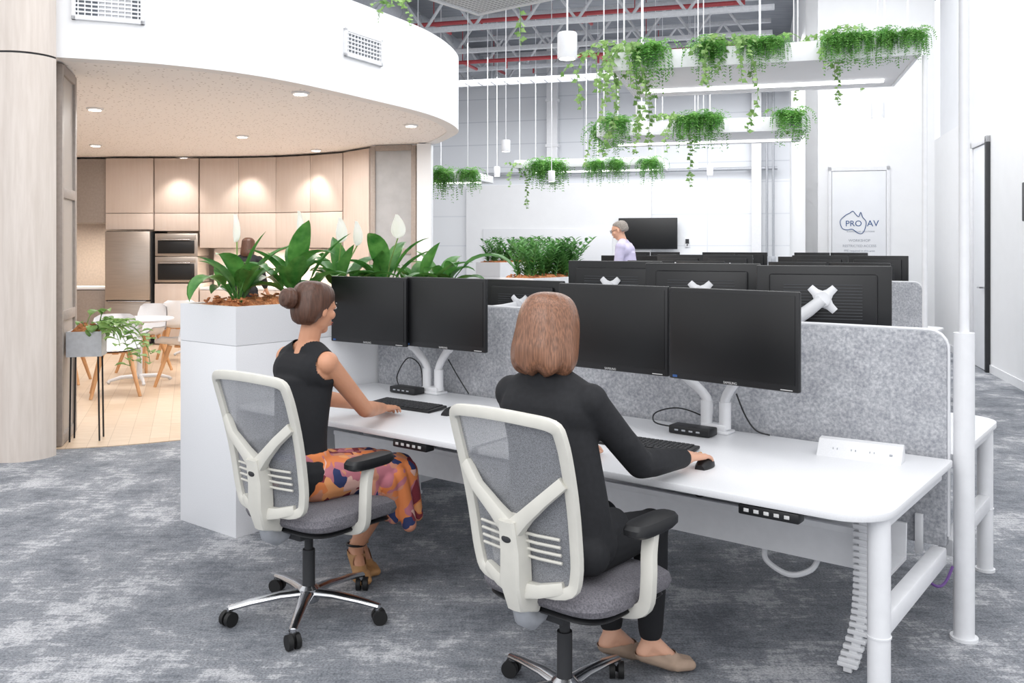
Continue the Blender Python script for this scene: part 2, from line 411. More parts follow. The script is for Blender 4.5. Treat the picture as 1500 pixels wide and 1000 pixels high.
mp=crom([(.58,-.035,1.88),(.55,-.035,2.0),(.63,-.035,2.09),(.70,-.035,2.13),(.75,-.035,2.16),(.80,-.035,2.10),(.84,-.035,2.07),(.87,-.035,2.14),(.90,-.035,2.06),(.955,-.035,1.98),(.935,-.035,1.86),(.89,-.035,1.79),(.82,-.035,1.80),(.74,-.035,1.86),(.66,-.035,1.85)],5,True)
mb=MB(); mb.tube(mp,.006,6,loop=True); part(d,'logo_outline',mb,'logo')
tv=root('television','large black wall television','television',Tb@T(14.52,-.22,1.91))
mb=MB(); mb.box((0,0,0),(1.5,.05,.80),.012); part(tv,'housing',mb,'black')
mb=MB(); mb.box((0,-.0265,.005),(1.45,.004,.75),.001); part(tv,'screen',mb,'blackgl')
mb=MB(); mb.box((0,.1,0),(.3,.16,.3),.01); part(tv,'wall_bracket',mb,'dark')
mb=MB(); mb.box((0,0,0),(.12,.03,.24),.01); mb.box((0,-.017,.03),(.09,.004,.12),.001,1); mb.cyl((0,-.02,-.06),(0,-.024,-.06),.02,mi=1)
thing('control_unit',mb,['white2','dark'],'small wall control unit beside the television','control unit',Tb@T(15.5,-.02,1.68))
# right wall doorway
Tr=Matrix.Translation((5.57,9.66,0))@Matrix.Rotation(math.atan2(.964,.265),4,'Z')
d2=root('door_2',None,None,Tr,kind='structure')
mb=MB(); mb.span((1.52,.0,.01),(2.18,.03,2.86),.003); part(d2,'door_leaf',mb,'greywhite')
mb=MB(); mb.span((1.42,0,0),(1.5,.05,2.95),.004); part(d2,'door_jamb',mb,'dark')
mb=MB(); mb.span((2.2,0,0),(2.28,.05,2.95),.004); mb.span((1.42,0,2.87),(2.28,.05,2.95),.004); part(d2,'door_jamb',mb,'whmetal')
mb=MB(); mb.cyl((1.6,.03,1.05),(1.6,.08,1.05),.012); mb.cyl((1.6,.08,1.05),(1.72,.08,1.05),.011); part(d2,'handle',mb,'chrome')
mb=MB(); mb.box((0,0,0),(.22,.04,.42),.01); mb.box((0,.021,.03),(.18,.004,.3),.001,1)
thing('touch_display',mb,['black','blackgl'],'small black touch display fixed to the white wall','display',Tr@T(-.19,.02,2.05))
# ------------------------------------------------------------ drum, kitchen
DZ=3.0
dr=[(-5.6,6.2),(-4.5,6.42),(-3.47,6.72),(-2.70,7.02),(-2.04,7.58),(-1.36,8.7),(-.86,9.75),(-.66,10.9),(-.85,11.8),(-1.15,12.6)]
dc=[(p.x,p.y) for p in crom([(a,b,0) for a,b in dr],8)]
def offs(pts,th):
    n=len(pts); b=[]
    for i,p in enumerate(pts):
        q=V(pts[min(i+1,n-1)])-V(pts[max(i-1,0)]); q.normalize(); b.append((p[0]-q.y*th,p[1]+q.x*th))
    return b
def ribbon(pts,z0,z1,th):
    n=len(pts); a=pts;b=offs(pts,th)
    mb=MB(); mb.loft([[(a[i][0],a[i][1],z0),(a[i][0],a[i][1],z1),(b[i][0],b[i][1],z1),(b[i][0],b[i][1],z0)] for i in range(n)]); return mb
struct('wall_bulkhead',ribbon(dc,DZ,3.9,.15),'white',True)
ins=offs(dc,.12)
poly=ins+[(-1.7,13.2),(-2.0,15.9),(-9,16.2),(-9,6.7)]
mb=MB(); mb.prism([(x,y) for x,y in poly],DZ+.01,DZ+.12); struct('ceiling_soffit',mb,'soffit')
mb=MB(); mb.prism([(x,y) for x,y in poly],3.7,3.8); struct('ceiling_roof',mb,'white')
fl=[(-5,6.75),(-3.5,6.85),(-2.62,7.2),(-1.95,7.7),(-1.4,8.6),(-1.0,9.6),(-.85,10.8),(-1.15,12.4)]
fc=[(p.x,p.y) for p in crom([(a,b,0) for a,b in fl],6)]
mb=MB(); mb.prism(fc+[(-2.0,15.8),(-9,15.9),(-9,6.7)],0,.006); struct('floor_timber',mb,'planks')
pl=[(-5.2,6.42),(-3.66,6.42)]+[(-3.66+.24*math.sin(R(a)),6.66-.24*math.cos(R(a))) for a in range(10,91,10)]+[(-3.54,6.82),(-5.2,6.82)]
mb=MB(); mb.prism(pl,0,2.97); struct('wall_pillar',mb,'timber',True)
mb=MB(); mb.prism(pl,2.985,5.5); struct('wall_pillar_top',mb,'timber',True)
mb=MB(); mb.prism([(x*.999-.01,y+.008) for x,y in pl],2.965,2.99); struct('trim_6',mb,'dark')
def screen(name,a,b,z1,label,glass='perfgrey',rows=3):
    a=V(a);b=V(b);L=(b-a).length;ang=math.atan2((b-a).y,(b-a).x)
    r=root(name,label,'screen',T(a.x,a.y,0,ang),group='folding screens')
    mb=MB(); w=.07
    mb.span((0,-.03,.01),(w,.03,z1),.004); mb.span((L-w,-.03,.01),(L,.03,z1),.004)
    hs=[.01+ (z1-.08)*i/rows for i in range(rows+1)]
    for h in hs: mb.span((w,-.03,h),(L-w,.03,h+.08),.004)
    part(r,'frame',mb,'taupe')
    for i in range(rows):
        mb=MB(); mb.span((w,-.01,hs[i]+.08),(L-w,.01,hs[i+1])); part(r,'infill_panel',mb,glass)
screen('folding_screen',(-3.53,6.90),(-3.71,7.5),2.99,'taupe framed folding screen with perforated panels beside a timber pillar')
screen('folding_screen',(-2.0,12.62),(-1.34,12.45),2.99,'taupe framed screen with frosted glass panels',glass='glass',rows=2)
mb=MB(); mb.span((-1.32,12.3,0),(-1.12,12.6,3.0),.01); struct('trim_7',mb,'white')
kw=[(-9,15.6),(-6.6,15.55),(-4.6,15.5),(-3.2,15.2),(-2.0,14.6),(-1.75,13.2)]
struct('wall_kitchen',ribbon(kw,0,3.0,.12),'splash')
mb=MB(); mb.span((-9.2,6.9,0),(-9,15.6,3.0)); struct('wall_left',mb,'timber')
def cabinet(name,label,a,b,z0,z1,depth,doors,mt='cab'):
    a=V(a);b=V(b);L=(b-a).length;ang=math.atan2((b-a).y,(b-a).x)
    r=root(name,label,'cabinet',T(a.x,a.y,0,ang),group='kitchen cabinets')
    mb=MB(); mb.span((0,.02,z0),(L,depth,z1),.002); part(r,'body',mb,mt)
    g=.0025
    for i in range(doors):
        mb=MB(); mb.span((L*i/doors+g,0,z0+g),(L*(i+1)/doors-g,.019,z1-g),.001); part(r,'door',mb,mt)
cabinet('wall_cabinet','dark toned overhead kitchen cabinet',(-7.9,14.3),(-6.5,14.25),1.95,2.98,.5,2,'taupe')
cabinet('overhead_cabinet','timber cabinet panel above the fridge',(-6.48,14.15),(-5.72,14.15),1.84,2.1,.7,1)
cabinet('overhead_cabinet','tall timber cabinet above the fridge',(-6.48,14.15),(-5.72,14.15),2.105,2.98,.7,1)
cabinet('oven_tower','timber oven tower with doors above the ovens',(-5.7,14.15),(-5.0,14.15),1.82,2.1,.7,1)
cabinet('oven_tower','timber drawers beneath the ovens',(-5.7,14.15),(-5.0,14.15),0.02,.98,.7,1)
cabinet('overhead_cabinet','upper timber cabinet over the oven tower',(-5.7,14.15),(-5.0,14.15),2.105,2.98,.7,1)
cv=[(-4.98,14.15),(-4.35,14.12),(-3.72,13.98),(-3.12,13.72),(-2.55,13.35)]
for i in range(4):
    cabinet('overhead_cabinet','tall upper timber cabinet on the curved kitchen wall',cv[i],cv[i+1],2.105,2.98,.45,1)
    cabinet('overhead_cabinet','lower row of timber overhead cabinet above the splashback',cv[i],cv[i+1],1.55,2.1,.45,1)
    cabinet('base_cabinet','timber base cabinet under the bench',(cv[i][0],cv[i][1]),(cv[i+1][0],cv[i+1][1]),.02,.88,.55,1)
mb=ribbon(cv,.885,.92,.6); thing('kitchen_worktop',mb,'white2','white stone kitchen worktop following the curved wall','worktop')
mb=ribbon([(x+.02,y+.62) for x,y in cv],.93,1.54,.03); struct('wall_splashback',mb,'splash')
cabinet('tall_cabinet','tall timber cabinet closing the curved kitchen',(-2.53,13.3),(-2.05,12.72),.02,2.98,.3,1)
cabinet('base_cabinet','grey base cabinet beside the fridge',(-7.9,14.3),(-6.5,14.25),.02,.87,.5,2,'taupe')
mb=MB(); mb.span((-7.9,14.25,.88),(-6.5,14.8,.92),.003); thing('side_worktop',mb,'white2','white side worktop next to the fridge','worktop')
fg=root('fridge','stainless steel fridge built into timber cabinetry','fridge',T(-6.1,14.1))
mb=MB(); mb.span((-.36,.02,.03),(.36,.7,1.82),.01); part(fg,'body',mb,'dark')
for x0,x1,z0,z1 in ((-.355,.355,.72,1.81),(-.355,.355,.06,.7)):
    mb=MB(); mb.span((x0,-.03,z0),(x1,.018,z1),.008); part(fg,'door',mb,'steel')
mb=MB(); mb.span((-.3,-.06,.69),(.3,-.03,.71),.004); part(fg,'handle',mb,'chrome')
def oven(z0,z1,label):
    o=root('oven',label,'oven',T(-5.35,14.14),group='wall ovens')
    mb=MB(); mb.span((-.34,.005,z0),(.34,.55,z1),.005); part(o,'body',mb,'steel')
    mb=MB(); mb.span((-.29,-.02,z0+.04),(.29,.003,z1-.11),.006); part(o,'door',mb,'blackgl')
    mb=MB(); mb.cyl((-.24,-.05,z1-.10),(.24,-.05,z1-.10),.01); mb.cyl((-.22,-.05,z1-.10),(-.22,-.02,z1-.10),.007); mb.cyl((.22,-.05,z1-.10),(.22,-.02,z1-.10),.007); part(o,'handle',mb,'chrome')
    mb=MB(); mb.span((-.31,-.012,z1-.09),(.31,.004,z1-.01),.003); part(o,'control_fascia',mb,'steel')
oven(1.42,1.78,'stainless microwave oven in timber tower'); oven(1.0,1.41,'stainless built-in oven in timber tower')
def pix(u,v,z):
    dd=1300*(1.56-z)/(v-362); return ((u-750)/1300*dd,dd)
mb=MB(); mb.lathe([(.075,0),(.085,.008),(.085,.018),(.06,.018)],20); dm=mb.mesh('rim',['whmetal'])
mb=MB(); mb.lathe([(.06,-.004),(.06,.006)],20); dl=mb.mesh('lens',['down'])
for u,v in ((139,160),(355,200),(440,137),(463,220),(602,184),(140,213),(270,231)):
    x,y=pix(u,v,DZ); r=root('downlight','small round recessed downlight in the speckled soffit','downlight',T(x,y,DZ-.010),group='soffit downlights')
    part(r,'rim',dm,'whmetal'); part(r,'lens',dl,'down')
def vent(u0,u1,v0,v1,label):
    def hit(u):
        k=(u-750)/1300
        for i in range(len(dc)-1):
            a=V(dc[i]);b=V(dc[i+1]); fa=a.x-k*a.y; fb=b.x-k*b.y
            if fa*fb<=0: return a+(b-a)*(fa/(fa-fb))
    a=hit(u0);b=hit(u1); d=(b-a);L=d.length; ang=math.atan2(d.y,d.x); y=(a.y+b.y)/2
    z1=1.56+(362-v0)/1300*y; z0=1.56+(362-v1)/1300*y
    r=root('air_vent',label,'vent',T(a.x,a.y,0,ang)@T(0,-.03,0),group='bulkhead vents')
    mb=MB(); mb.span((0,0,z0),(L,.03,z0+.03),.003); mb.span((0,0,z1-.03),(L,.03,z1),.003); mb.span((0,0,z0),(.03,.03,z1),.003); mb.span((L-.03,0,z0),(L,.03,z1),.003); part(r,'frame',mb,'whmetal')
    mb=MB(); n=int(L/.045)
    for i in range(1,n): mb.span((L*i/n-.004,.005,z0+.03),(L*i/n+.004,.022,z1-.03))
    for j in range(1,7): mb.span((.03,.004,z0+(z1-z0)*j/7-.006),(L-.03,.02,z0+(z1-z0)*j/7+.006))
    part(r,'louvres',mb,'whmetal')
    mb=MB(); mb.span((.03,.024,z0+.03),(L-.03,.029,z1-.03)); part(r,'vent_shade_sheet',mb,'vent_shade')  # flat grey sheet, painted stand-in for the shade behind the louvres
vent(105,212,-8,33,'wide white louvred air vent set in curved bulkhead')
vent(503,558,50,90,'small white louvred air vent set in curved bulkhead')
# ------------------------------------------------------------ planters
def trough(r,x0,y0,x1,y1,z0,z1,w=.025,m='white2',name='trough'):
    mb=MB()
    mb.loft([[(x0,y0,z0),(x1,y0,z0),(x1,y1,z0),(x0,y1,z0)],[(x0,y0,z1),(x1,y0,z1),(x1,y1,z1),(x0,y1,z1)],
      [(x0+w,y0+w,z1),(x1-w,y0+w,z1),(x1-w,y1-w,z1),(x0+w,y1-w,z1)],[(x0+w,y0+w,z1-.1),(x1-w,y0+w,z1-.1),(x1-w,y1-w,z1-.1),(x0+w,y1-w,z1-.1)]])
    part(r,name,mb,m,smooth=False)
def mulch(r,x0,y0,x1,y1,z):
    mb=MB(); nx,ny=max(4,int((x1-x0)/.05)),max(4,int((y1-y0)/.05))
    vs=[(x0+(x1-x0)*i/nx,y0+(y1-y0)*j/ny,z+(0 if i in(0,nx) or j in(0,ny) else random.uniform(.01,.07))) for j in range(ny+1) for i in range(nx+1)]
    fs=[[j*(nx+1)+i,j*(nx+1)+i+1,(j+1)*(nx+1)+i+1,(j+1)*(nx+1)+i] for j in range(ny) for i in range(nx)]
    mb.add(vs,fs)
    for _ in range(int((x1-x0)*(y1-y0)*260)):
        c=V((random.uniform(x0+.05,x1-.05),random.uniform(y0+.05,y1-.05),z+random.uniform(.04,.07)))
        mb.box((0,0,0),(random.uniform(.02,.06),.012,.008),0,0,Matrix.Translation(c)@Matrix.Rotation(random.uniform(0,3.1),4,'Z')@Matrix.Rotation(random.uniform(-.4,.4),4,'Y'))
    part(r,'bark_mulch',mb,'bark',smooth=False,kind='stuff')
def planter(mx,x0,y0,x1,y1,zb,z1,label):
    r=root('planter_box',label,'planter',mx,group='desk end planters')
    mb=MB(); mb.span((x0,y0,0),(x1,y1,zb-.002),.002); part(r,'base',mb,'white2')
    mb=MB(); mb.span((x0+.004,y0+.004,zb-.004),(x1-.004,y1-.004,zb+.002)); part(r,'shadow_gap',mb,'gap')
    trough(r,x0,y0,x1,y1,zb+.001,z1); mulch(r,x0+.02,y0+.02,x1-.02,y1-.02,z1-.035); return r
planter(B1,-3.84,0,-3.31,2.05,1.03,1.24,'white planter box with bark mulch at the end of the desks')
def leafblade(mb,p,az,el,L,w,droop,pet=.3,n=9,pr=.004,mi=0):
    p=V(p); pts=[]; e=el; st=L/n; dirs=[]
    for i in range(n+1):
        pts.append(p.copy()); d=V((math.cos(az)*math.cos(e),math.sin(az)*math.cos(e),math.sin(e))); dirs.append(d)
        p=p+d*st; e-=droop/n*(.4+1.6*i/n)
    side=V((-math.sin(az),math.cos(az),0)); k=int(n*pet)
    if k>0: mb.tube(pts[:k+2],pr,5,mi)
    rows=[]
    m=n-k
    for i in range(k,n+1):
        t=(i-k)/m; ww=w*.5*(math.sin(math.pi*min(1,t**.75))**.8 if 0<t<1 else .02)
        up=side.cross(dirs[i]); up.normalize(); up=-up if up.z<0 else up
        rows.append([pts[i]-side*ww+up*ww*.3,pts[i]-side*ww*.5+up*ww*.05,pts[i]-up*ww*.05,pts[i]+side*ww*.5+up*ww*.05,pts[i]+side*ww+up*ww*.3])
    mb.loft(rows,closed=False,mi=mi)
    return pts[-1]
def lily(mx,seed,flowers,label,nl=17,sc_=1.0,extra=()):
    rnd=random.Random(seed)
    r=root('peace_lily',label,'potted plant',mx,group='peace lilies')
    mb=MB()
    for i in range(nl):
        az=2*math.pi*i/nl+rnd.uniform(-.25,.25); L=rnd.uniform(.28,.56)*sc_
        leafblade(mb,(rnd.uniform(-.03,.03),rnd.uniform(-.03,.03),0),az,rnd.uniform(R(50),R(88)),L,rnd.uniform(.085,.13),rnd.uniform(.5,2.4),.40,12)
    for az,el,L,w,dp in extra: leafblade(mb,(0,0,0),az,el,L,w,dp,.4,12)
    part(r,'leaves',mb,'leaf')
    for (az,h,ln,w_) in flowers:
        mb=MB(); path=[V((0,0,0)),V((math.cos(az)*ln*.4,math.sin(az)*ln*.4,h*.55)),V((math.cos(az)*ln,math.sin(az)*ln,h))]
        pp=crom(path,5); mb.tube(pp,.0045,6); part(r,'flower_stem',mb,'stem')
        c=pp[-1]; mb=MB(); rows=[]
        for i in range(12):
            t=i/11; z=c.z-.01+.16*t; ww=w_*math.sin(math.pi*min(1,t**.7*.97+.02))**.8
            row=[]
            for j in range(9):
                a=(j-4)/4*1.2
                row.append((c.x+ww*math.sin(a)-.02*t*t,c.y-.02+.03*(1-math.cos(a))+.012*t,z))
            rows.append(row)
        mb.loft(rows,closed=False); part(r,'spathe',mb,'spathe')
        mb=MB(); mb.cap((c.x,c.y+.012,c.z+.01),(c.x,c.y+.016,c.z+.075),.008,.006,8); part(r,'spadix',mb,'spadix')
lily(B(-3.58,.2,1.2),1,[(R(150),.40,.05,.035)],'peace lily with green leaves and one white flower',15,extra=[(R(160),R(70),.62,.12,2.6),(R(190),R(60),.55,.10,2.6)])
lily(B(-3.52,.55,1.2),2,[(R(100),.43,.06,.035)],'leafy peace lily with an upright white flower',15,extra=[(R(-20),R(80),.60,.13,.8)])
lily(B(-3.60,.95,1.2),3,[(R(0),.40,.05,.06),(R(60),.38,.14,.05)],'full peace lily with two white flowers',17)
lily(B(-3.55,1.32,1.2),4,[(R(30),.43,.10,.075)],'peace lily with broad glossy leaves and a large white flower',16,extra=[(R(-60),R(80),.6,.14,1.2)])
lily(B(-3.58,1.66,1.2),5,[],'peace lily without flowers, arching leaves',14,.9)
lily(B(-3.52,1.9,1.2),6,[],'peace lily at the corner with a long drooping leaf',12,.8,extra=[(R(20),R(66),.74,.12,2.3)])
def zz(seed):
    rnd=random.Random(seed); mb=MB()
    for i in range(18):
        az=rnd.uniform(0,6.28); lean=rnd.uniform(.2,1.0); h=rnd.uniform(.26,.50)
        pts=[V((math.cos(az)*lean*h*t*t,math.sin(az)*lean*h*t*t,h*t)) for t in [k/10 for k in range(11)]]
        b0=V((rnd.uniform(-.15,.15),rnd.uniform(-.15,.15),0)); pts=[p+b0 for p in pts]
        mb.tube(pts,[.008-.0005*k for k in range(11)],5)
        for k in range(2,11):
            for s in (-1,1):
                leafblade(mb,pts[k],az+s*R(80)+rnd.uniform(-.3,.3),R(40),.10,.04,.7,0,4)
    return mb.mesh('leaves',['zz'])
zm=[zz(1),zz(2)]
# ------------------------------------------------------------ hanging greenery
def leaflet(mb,p,d,n,l,w):
    d=d.normalized(); s=d.cross(n)
    if s.length<1e-4: s=d.orthogonal()
    s.normalize()
    mb.add([p,p+d*l*.4+s*w*.5,p+d*l,p+d*l*.4-s*w*.5],[[0,1,2,3]])
def fern_mesh(seed,Rr=.13):
    rnd=random.Random(seed); mb=MB()
    for i in range(120):
        az=rnd.uniform(0,6.28); L=rnd.uniform(.12,.40); e=rnd.uniform(-.5,1.4); p=V((rnd.uniform(-.7,.7)*Rr,rnd.uniform(-.4,.4)*Rr,0))
        n=13
        for k in range(n):
            d=V((math.cos(az)*math.cos(e),math.sin(az)*math.cos(e)*.8,math.sin(e))); p2=p+d*L/n
            for s in (-1,1):
                q=V((-math.sin(az)*s,math.cos(az)*s,rnd.uniform(-.5,.3)))+d*.5
                leaflet(mb,p,q,V((rnd.uniform(-1,1),rnd.uniform(-1,1),1)),.044*(1-.4*k/n),.012)
            p=p2; e=max(-1.5,e-rnd.uniform(.16,.38))
    return mb.mesh('fronds',['leaf2'],False)
def ivy_mesh(seed,ln=.8,ns=6):
    rnd=random.Random(seed); mb=MB()
    for i in range(ns):
        p=V((rnd.uniform(-.2,.2),rnd.uniform(-.08,.08),rnd.uniform(0,.05))); az=rnd.uniform(0,6.28); L=ln*rnd.uniform(.2,.6) if i else ln; pts=[p.copy()]
        v=V((math.cos(az)*.9,math.sin(az)*.7,rnd.uniform(.2,.9)))
        while L>0:
            p=p+v*.045; L-=.045; v=v*.8+V((rnd.uniform(-.2,.2),rnd.uniform(-.2,.2),-.28)); v.normalize(); pts.append(p.copy())
            for _ in range(rnd.choice((1,2,2))):
                a=rnd.uniform(0,6.28); dd=V((math.cos(a),math.sin(a),rnd.uniform(-.9,.2))); s_=rnd.uniform(.045,.075)
                nn=V((rnd.uniform(-.6,.6),-1,rnd.uniform(0,.8)))
                d=dd.normalized(); sd=d.cross(nn); sd.normalize()
                mb.add([p,p+d*s_*.35+sd*s_*.42,p+d*s_*.6+sd*s_*.2,p+d*s_,p+d*s_*.6-sd*s_*.2,p+d*s_*.35-sd*s_*.42],[[0,1,2,3,4,5]])
        if len(pts)>2: mb.tube(pts,.003,4)
    return mb.mesh('vines',['leaf3'],False)
ferns=[fern_mesh(i) for i in range(4)]; ivies=[ivy_mesh(10+i,.55+.2*i,5+i) for i in range(4)]
def hang(kind,x,y,z,idx,s=1.0):
    if kind=='f': r=root('hanging_fern','feathery green fern spilling over a suspended tray','hanging plant',T(x,y,z,random.uniform(-.4,.4))@Matrix.Scale(s,4),group='hanging ferns',mesh=ferns[idx%4])
    else: r=root('trailing_ivy','light green ivy trailing from a suspended tray','hanging plant',T(x,y,z,random.uniform(-.4,.4))@Matrix.Scale(s,4),group='trailing ivy vines',mesh=ivies[idx%4])
    return r
def tray(cx,cy,w,d,z,h,label,rodtop=6.7,led=True,und='white'):
    mx=T(cx,cy,0,EX)
    r=root('suspended_tray',label,'hanging planter',mx,group='suspended planter trays')
    mb=MB(); t=.03
    mb.span((-w,0,z),(0,t,z+h),.004); mb.span((-w,d-t,z),(0,d,z+h),.004); mb.span((-w,t,z),(-w+t,d-t,z+h),.004); mb.span((-t,t,z),(0,d-t,z+h),.004)
    mb.span((-w+t,.32,z+.02),(-t,.34,z+h-.02)); mb.span((-w+t,d-.34,z+.02),(-t,d-.32,z+h-.02)); part(r,'frame',mb,'whmetal')
    mb=MB(); mb.span((-w+t,t,z+.01),(-t,d-t,z+.03)); part(r,'underside_panel',mb,und)
    if led:
        mb=MB(); mb.span((-w+.15,d*.74,z-.02),(-.15,d*.74+.03,z+.009),.003); part(r,'light_strip',mb,'led')
    mb=MB()
    for x in (-w+.1,-w/2,-.1):
        for y in (.06,d-.06): mb.cyl((x,y,z+h),(x,y,rodtop),.008,seg=6)
    part(r,'suspension_rods',mb,'whmetal')
    return mx
def dress(mx,w,d,z,h,spec):
    for kind,fx,fy,idx,s in spec:
        p=mx@V((-w*fx,d*fy,z+h)); hang(kind,p.x,p.y,p.z+.01,idx,s)
mA=tray(3.49,7.56,2.65,1.55,3.2,.17,'white suspended planter tray with light strip underneath')
dress(mA,2.65,1.55,3.2,.17,[('f',.02,.0,0,.75),('f',.10,.0,1,.8),('f',.18,.0,3,.85),('f',.25,.0,2,.95),('i',.32,.0,0,1.0),('i',.29,.0,2,.7),('f',.45,.0,0,.75),('f',.52,.0,3,.85),('i',.56,-.02,3,.9),('f',.66,.0,1,1.0),('i',.60,.0,1,.8),
  ('f',.87,.0,2,1.2),('i',.93,-.02,3,.9),('i',.98,-.02,2,1.0),('i',1.0,.2,3,1.05),('i',1.0,.6,2,1.0),('i',1.0,.9,1,1.0),('i',.14,.97,0,.7),('i',.28,1,1,.6)])
mBt=tray(4.1,12.4,2.95,1.5,3.2,.2,'white suspended planter tray with hanging ferns')
dress(mBt,2.95,1.5,3.2,.2,[('f',.06,.0,0,1.4),('i',.09,.0,0,.9),('f',.44,.0,1,1.4),('f',.54,.0,2,1.4),('i',.62,.0,2,1.2),('i',.68,.0,1,1.0),('f',.90,.0,3,1.4),('f',1.,.5,1,1.4),('i',1.,.9,1,1.1)])
mC=tray(2.94,17.6,3.0,1.5,3.2,.16,'white suspended planter tray near the rear wall')
dress(mC,3.0,1.5,3.08,.16,[('f',.06,.0,0,1.4),('f',.29,.0,1,1.3),('f',.43,.0,2,1.35),('f',.72,.0,3,1.7),('f',.81,.0,1,1.6),('i',1,.02,2,1.1)])
mD=tray(-.75,16.6,2.2,1.4,2.85,.14,'white suspended planter tray beside the curved bulkhead')
dress(mD,2.2,1.4,2.8,.14,[('f',.02,.0,0,1.3),('f',.26,.0,1,1.6)])
tr=root('suspended_tray','perforated suspended planter tray above the first desks','hanging planter',B1,group='suspended planter trays')
mb=MB(); mb.span((-3.36,.02,3.25),(-.02,2.08,3.27)); part(tr,'underside_panel',mb,'perflight')
mb=MB()
for a,b in (((-3.38,0,3.24),(-3.35,2.1,3.42)),((-.03,0,3.24),(0,2.1,3.42)),((-3.35,0,3.24),(-.03,.03,3.42)),((-3.35,2.07,3.24),(-.03,2.1,3.42))): mb.span(a,b,.003)
part(tr,'frame',mb,'whmetal')
mb=MB()
for x in (-3.2,-.2):
    for y in (.2,1.9): mb.cyl((x,y,3.27),(x,y,6.7),.01,seg=6)
part(tr,'suspension_rods',mb,'whmetal')
p=B1@V((-3.1,2.1,3.30)); hang('i',p.x,p.y,p.z,0,.9)
for (x,y,s) in ((-1.18,8.72,.8),(-2.05,7.3,.5)): hang('i',x,y,3.92,1,s)
def pendant(u,v0,v1,d,w):
    x=(u-750)/1300*d; z1=1.56+(362-v0)/1300*d; z0=1.56+(362-v1)/1300*d; r_=w/2/1300*d
    r=root('pendant_lamp','white cylindrical pendant lamp on a thin rod','pendant lamp',T(x,d,0),group='pendant lamps')
    mb=MB(); mb.lathe([(r_*.98,z0),(r_,z0+.01),(r_,z1-.01),(r_*.9,z1),(.01,z1+.005)],20); part(r,'lamp_shade',mb,'whmetal')
    mb=MB(); mb.lathe([(r_*.8,z0-.004),(r_*.8,z0+.002)],20); part(r,'lens',mb,'led')
    mb=MB(); mb.cyl((0,0,z1),(0,0,6.75),.008,seg=6); part(r,'cord',mb,'whmetal')
pendant(831,48,86,7.2,29); pendant(741,205,222,15,13); pendant(808,250,266,16.8,10); pendant(1018,232,246,17,10); pendant(1286,150,173,13.4,18); pendant(1040,242,256,19,9); pendant(728,244,258,20,9); pendant(940,150,178,11.5,18)
pp=root('power_pole','white power pole rising from the desk end to the tray','pole',B(.028,1.05))
mb=MB(); mb.cyl((0,0,0),(0,0,1.22),.039,seg=20); mb.lathe([(.052,0),(.052,.012)],20); part(pp,'lower_sleeve',mb,'whmetal')
mb=MB(); mb.cyl((0,0,1.22),(0,0,6.7),.019,seg=14); part(pp,'mast',mb,'whmetal')
mb=MB(); mb.cyl((3.535,7.60,0),(3.535,7.60,3.2),.022,seg=14); thing('power_pole',mb,'whmetal','slim white pole supporting the suspended tray','pole')
# ------------------------------------------------------------ desks
def desk(mx,w,label,rounded='R',dep=.99):
    r=root('sit_stand_desk',label,'desk',mx,group='bench desks')
    rs=[.02,.02,.01,.01]
    if 'R' in rounded: rs[1]=.16
    if 'L' in rounded: rs[0]=.16
    mb=MB(); mb.prism(rrect(-w,0,0,dep,rs),.693,.72,.004); part(r,'desktop',mb,'white2')
    for x,y in (((-.05,.15) if 'R' in rounded else (-.12,.86)),((-w+.05,.15) if 'L' in rounded else (-w+.12,.86))):
        mb=MB(); mb.cyl((x,y,.005),(x,y,.69),.036,seg=20); mb.cyl((x,y,0),(x,y,.012),.045); mb.cyl((x,y,.3),(x,y,.305),.039,seg=20); part(r,'leg',mb,'whmetal')
        mb=MB()
        if y<.5: mb.span((x-.028,.18,.30),(x+.028,dep,.37),.008)
        mb.span((x-.025,.15,.65),(x+.025,dep-.07,.69),.005)
        part(r,'side_frame',mb,'whmetal')
    mb=MB(); mb.span((-w+.13,.24,.65),(-.1,.29,.69),.005); mb.span((-w+.15,.93,.60),(-.1,.96,.69),.005); part(r,'beam',mb,'whmetal')
    mb=MB(); yy=.56
    mb.loft([[(x,yy,.50),(x,yy+.01,.375),(x,yy+.2,.375),(x,yy+.21,.50),(x,yy+.225,.50),(x,yy+.215,.36),(x,yy-.005,.36),(x,yy-.015,.50)] for x in (-w+.14,-.12)])
    mb.span((-w+.14,yy-.022,.49),(-.12,yy+.0,.515),.003)
    for x in (-w+.3,-.3): mb.span((x-.01,yy+.2,.48),(x+.01,yy+.22,.69))
    part(r,'cable_tray',mb,'whmetal')
    mb=MB(); mb.span((-.47,.005,.655),(-.26,.06,.69),.006); part(r,'height_control',mb,'black')
    mb=MB()
    for i in range(5): mb.box((-.44+.035*i,.0035,.673),(.018,.003,.012),.001)
    part(r,'buttons',mb,'bright')
    return r
desk(B(0,0),1.63,'white sit-stand desk with rounded corner, black keyboard on top')
desk(B(-1.66,0),1.63,'white sit-stand desk next to the planter box','')
desk(B(-1.63,2.09,0,math.pi),1.63,'white sit-stand desk on the far side of the felt screen','L')
desk(B(-3.29,2.09,0,math.pi),1.63,'white sit-stand desk on the far side next to the planter','')
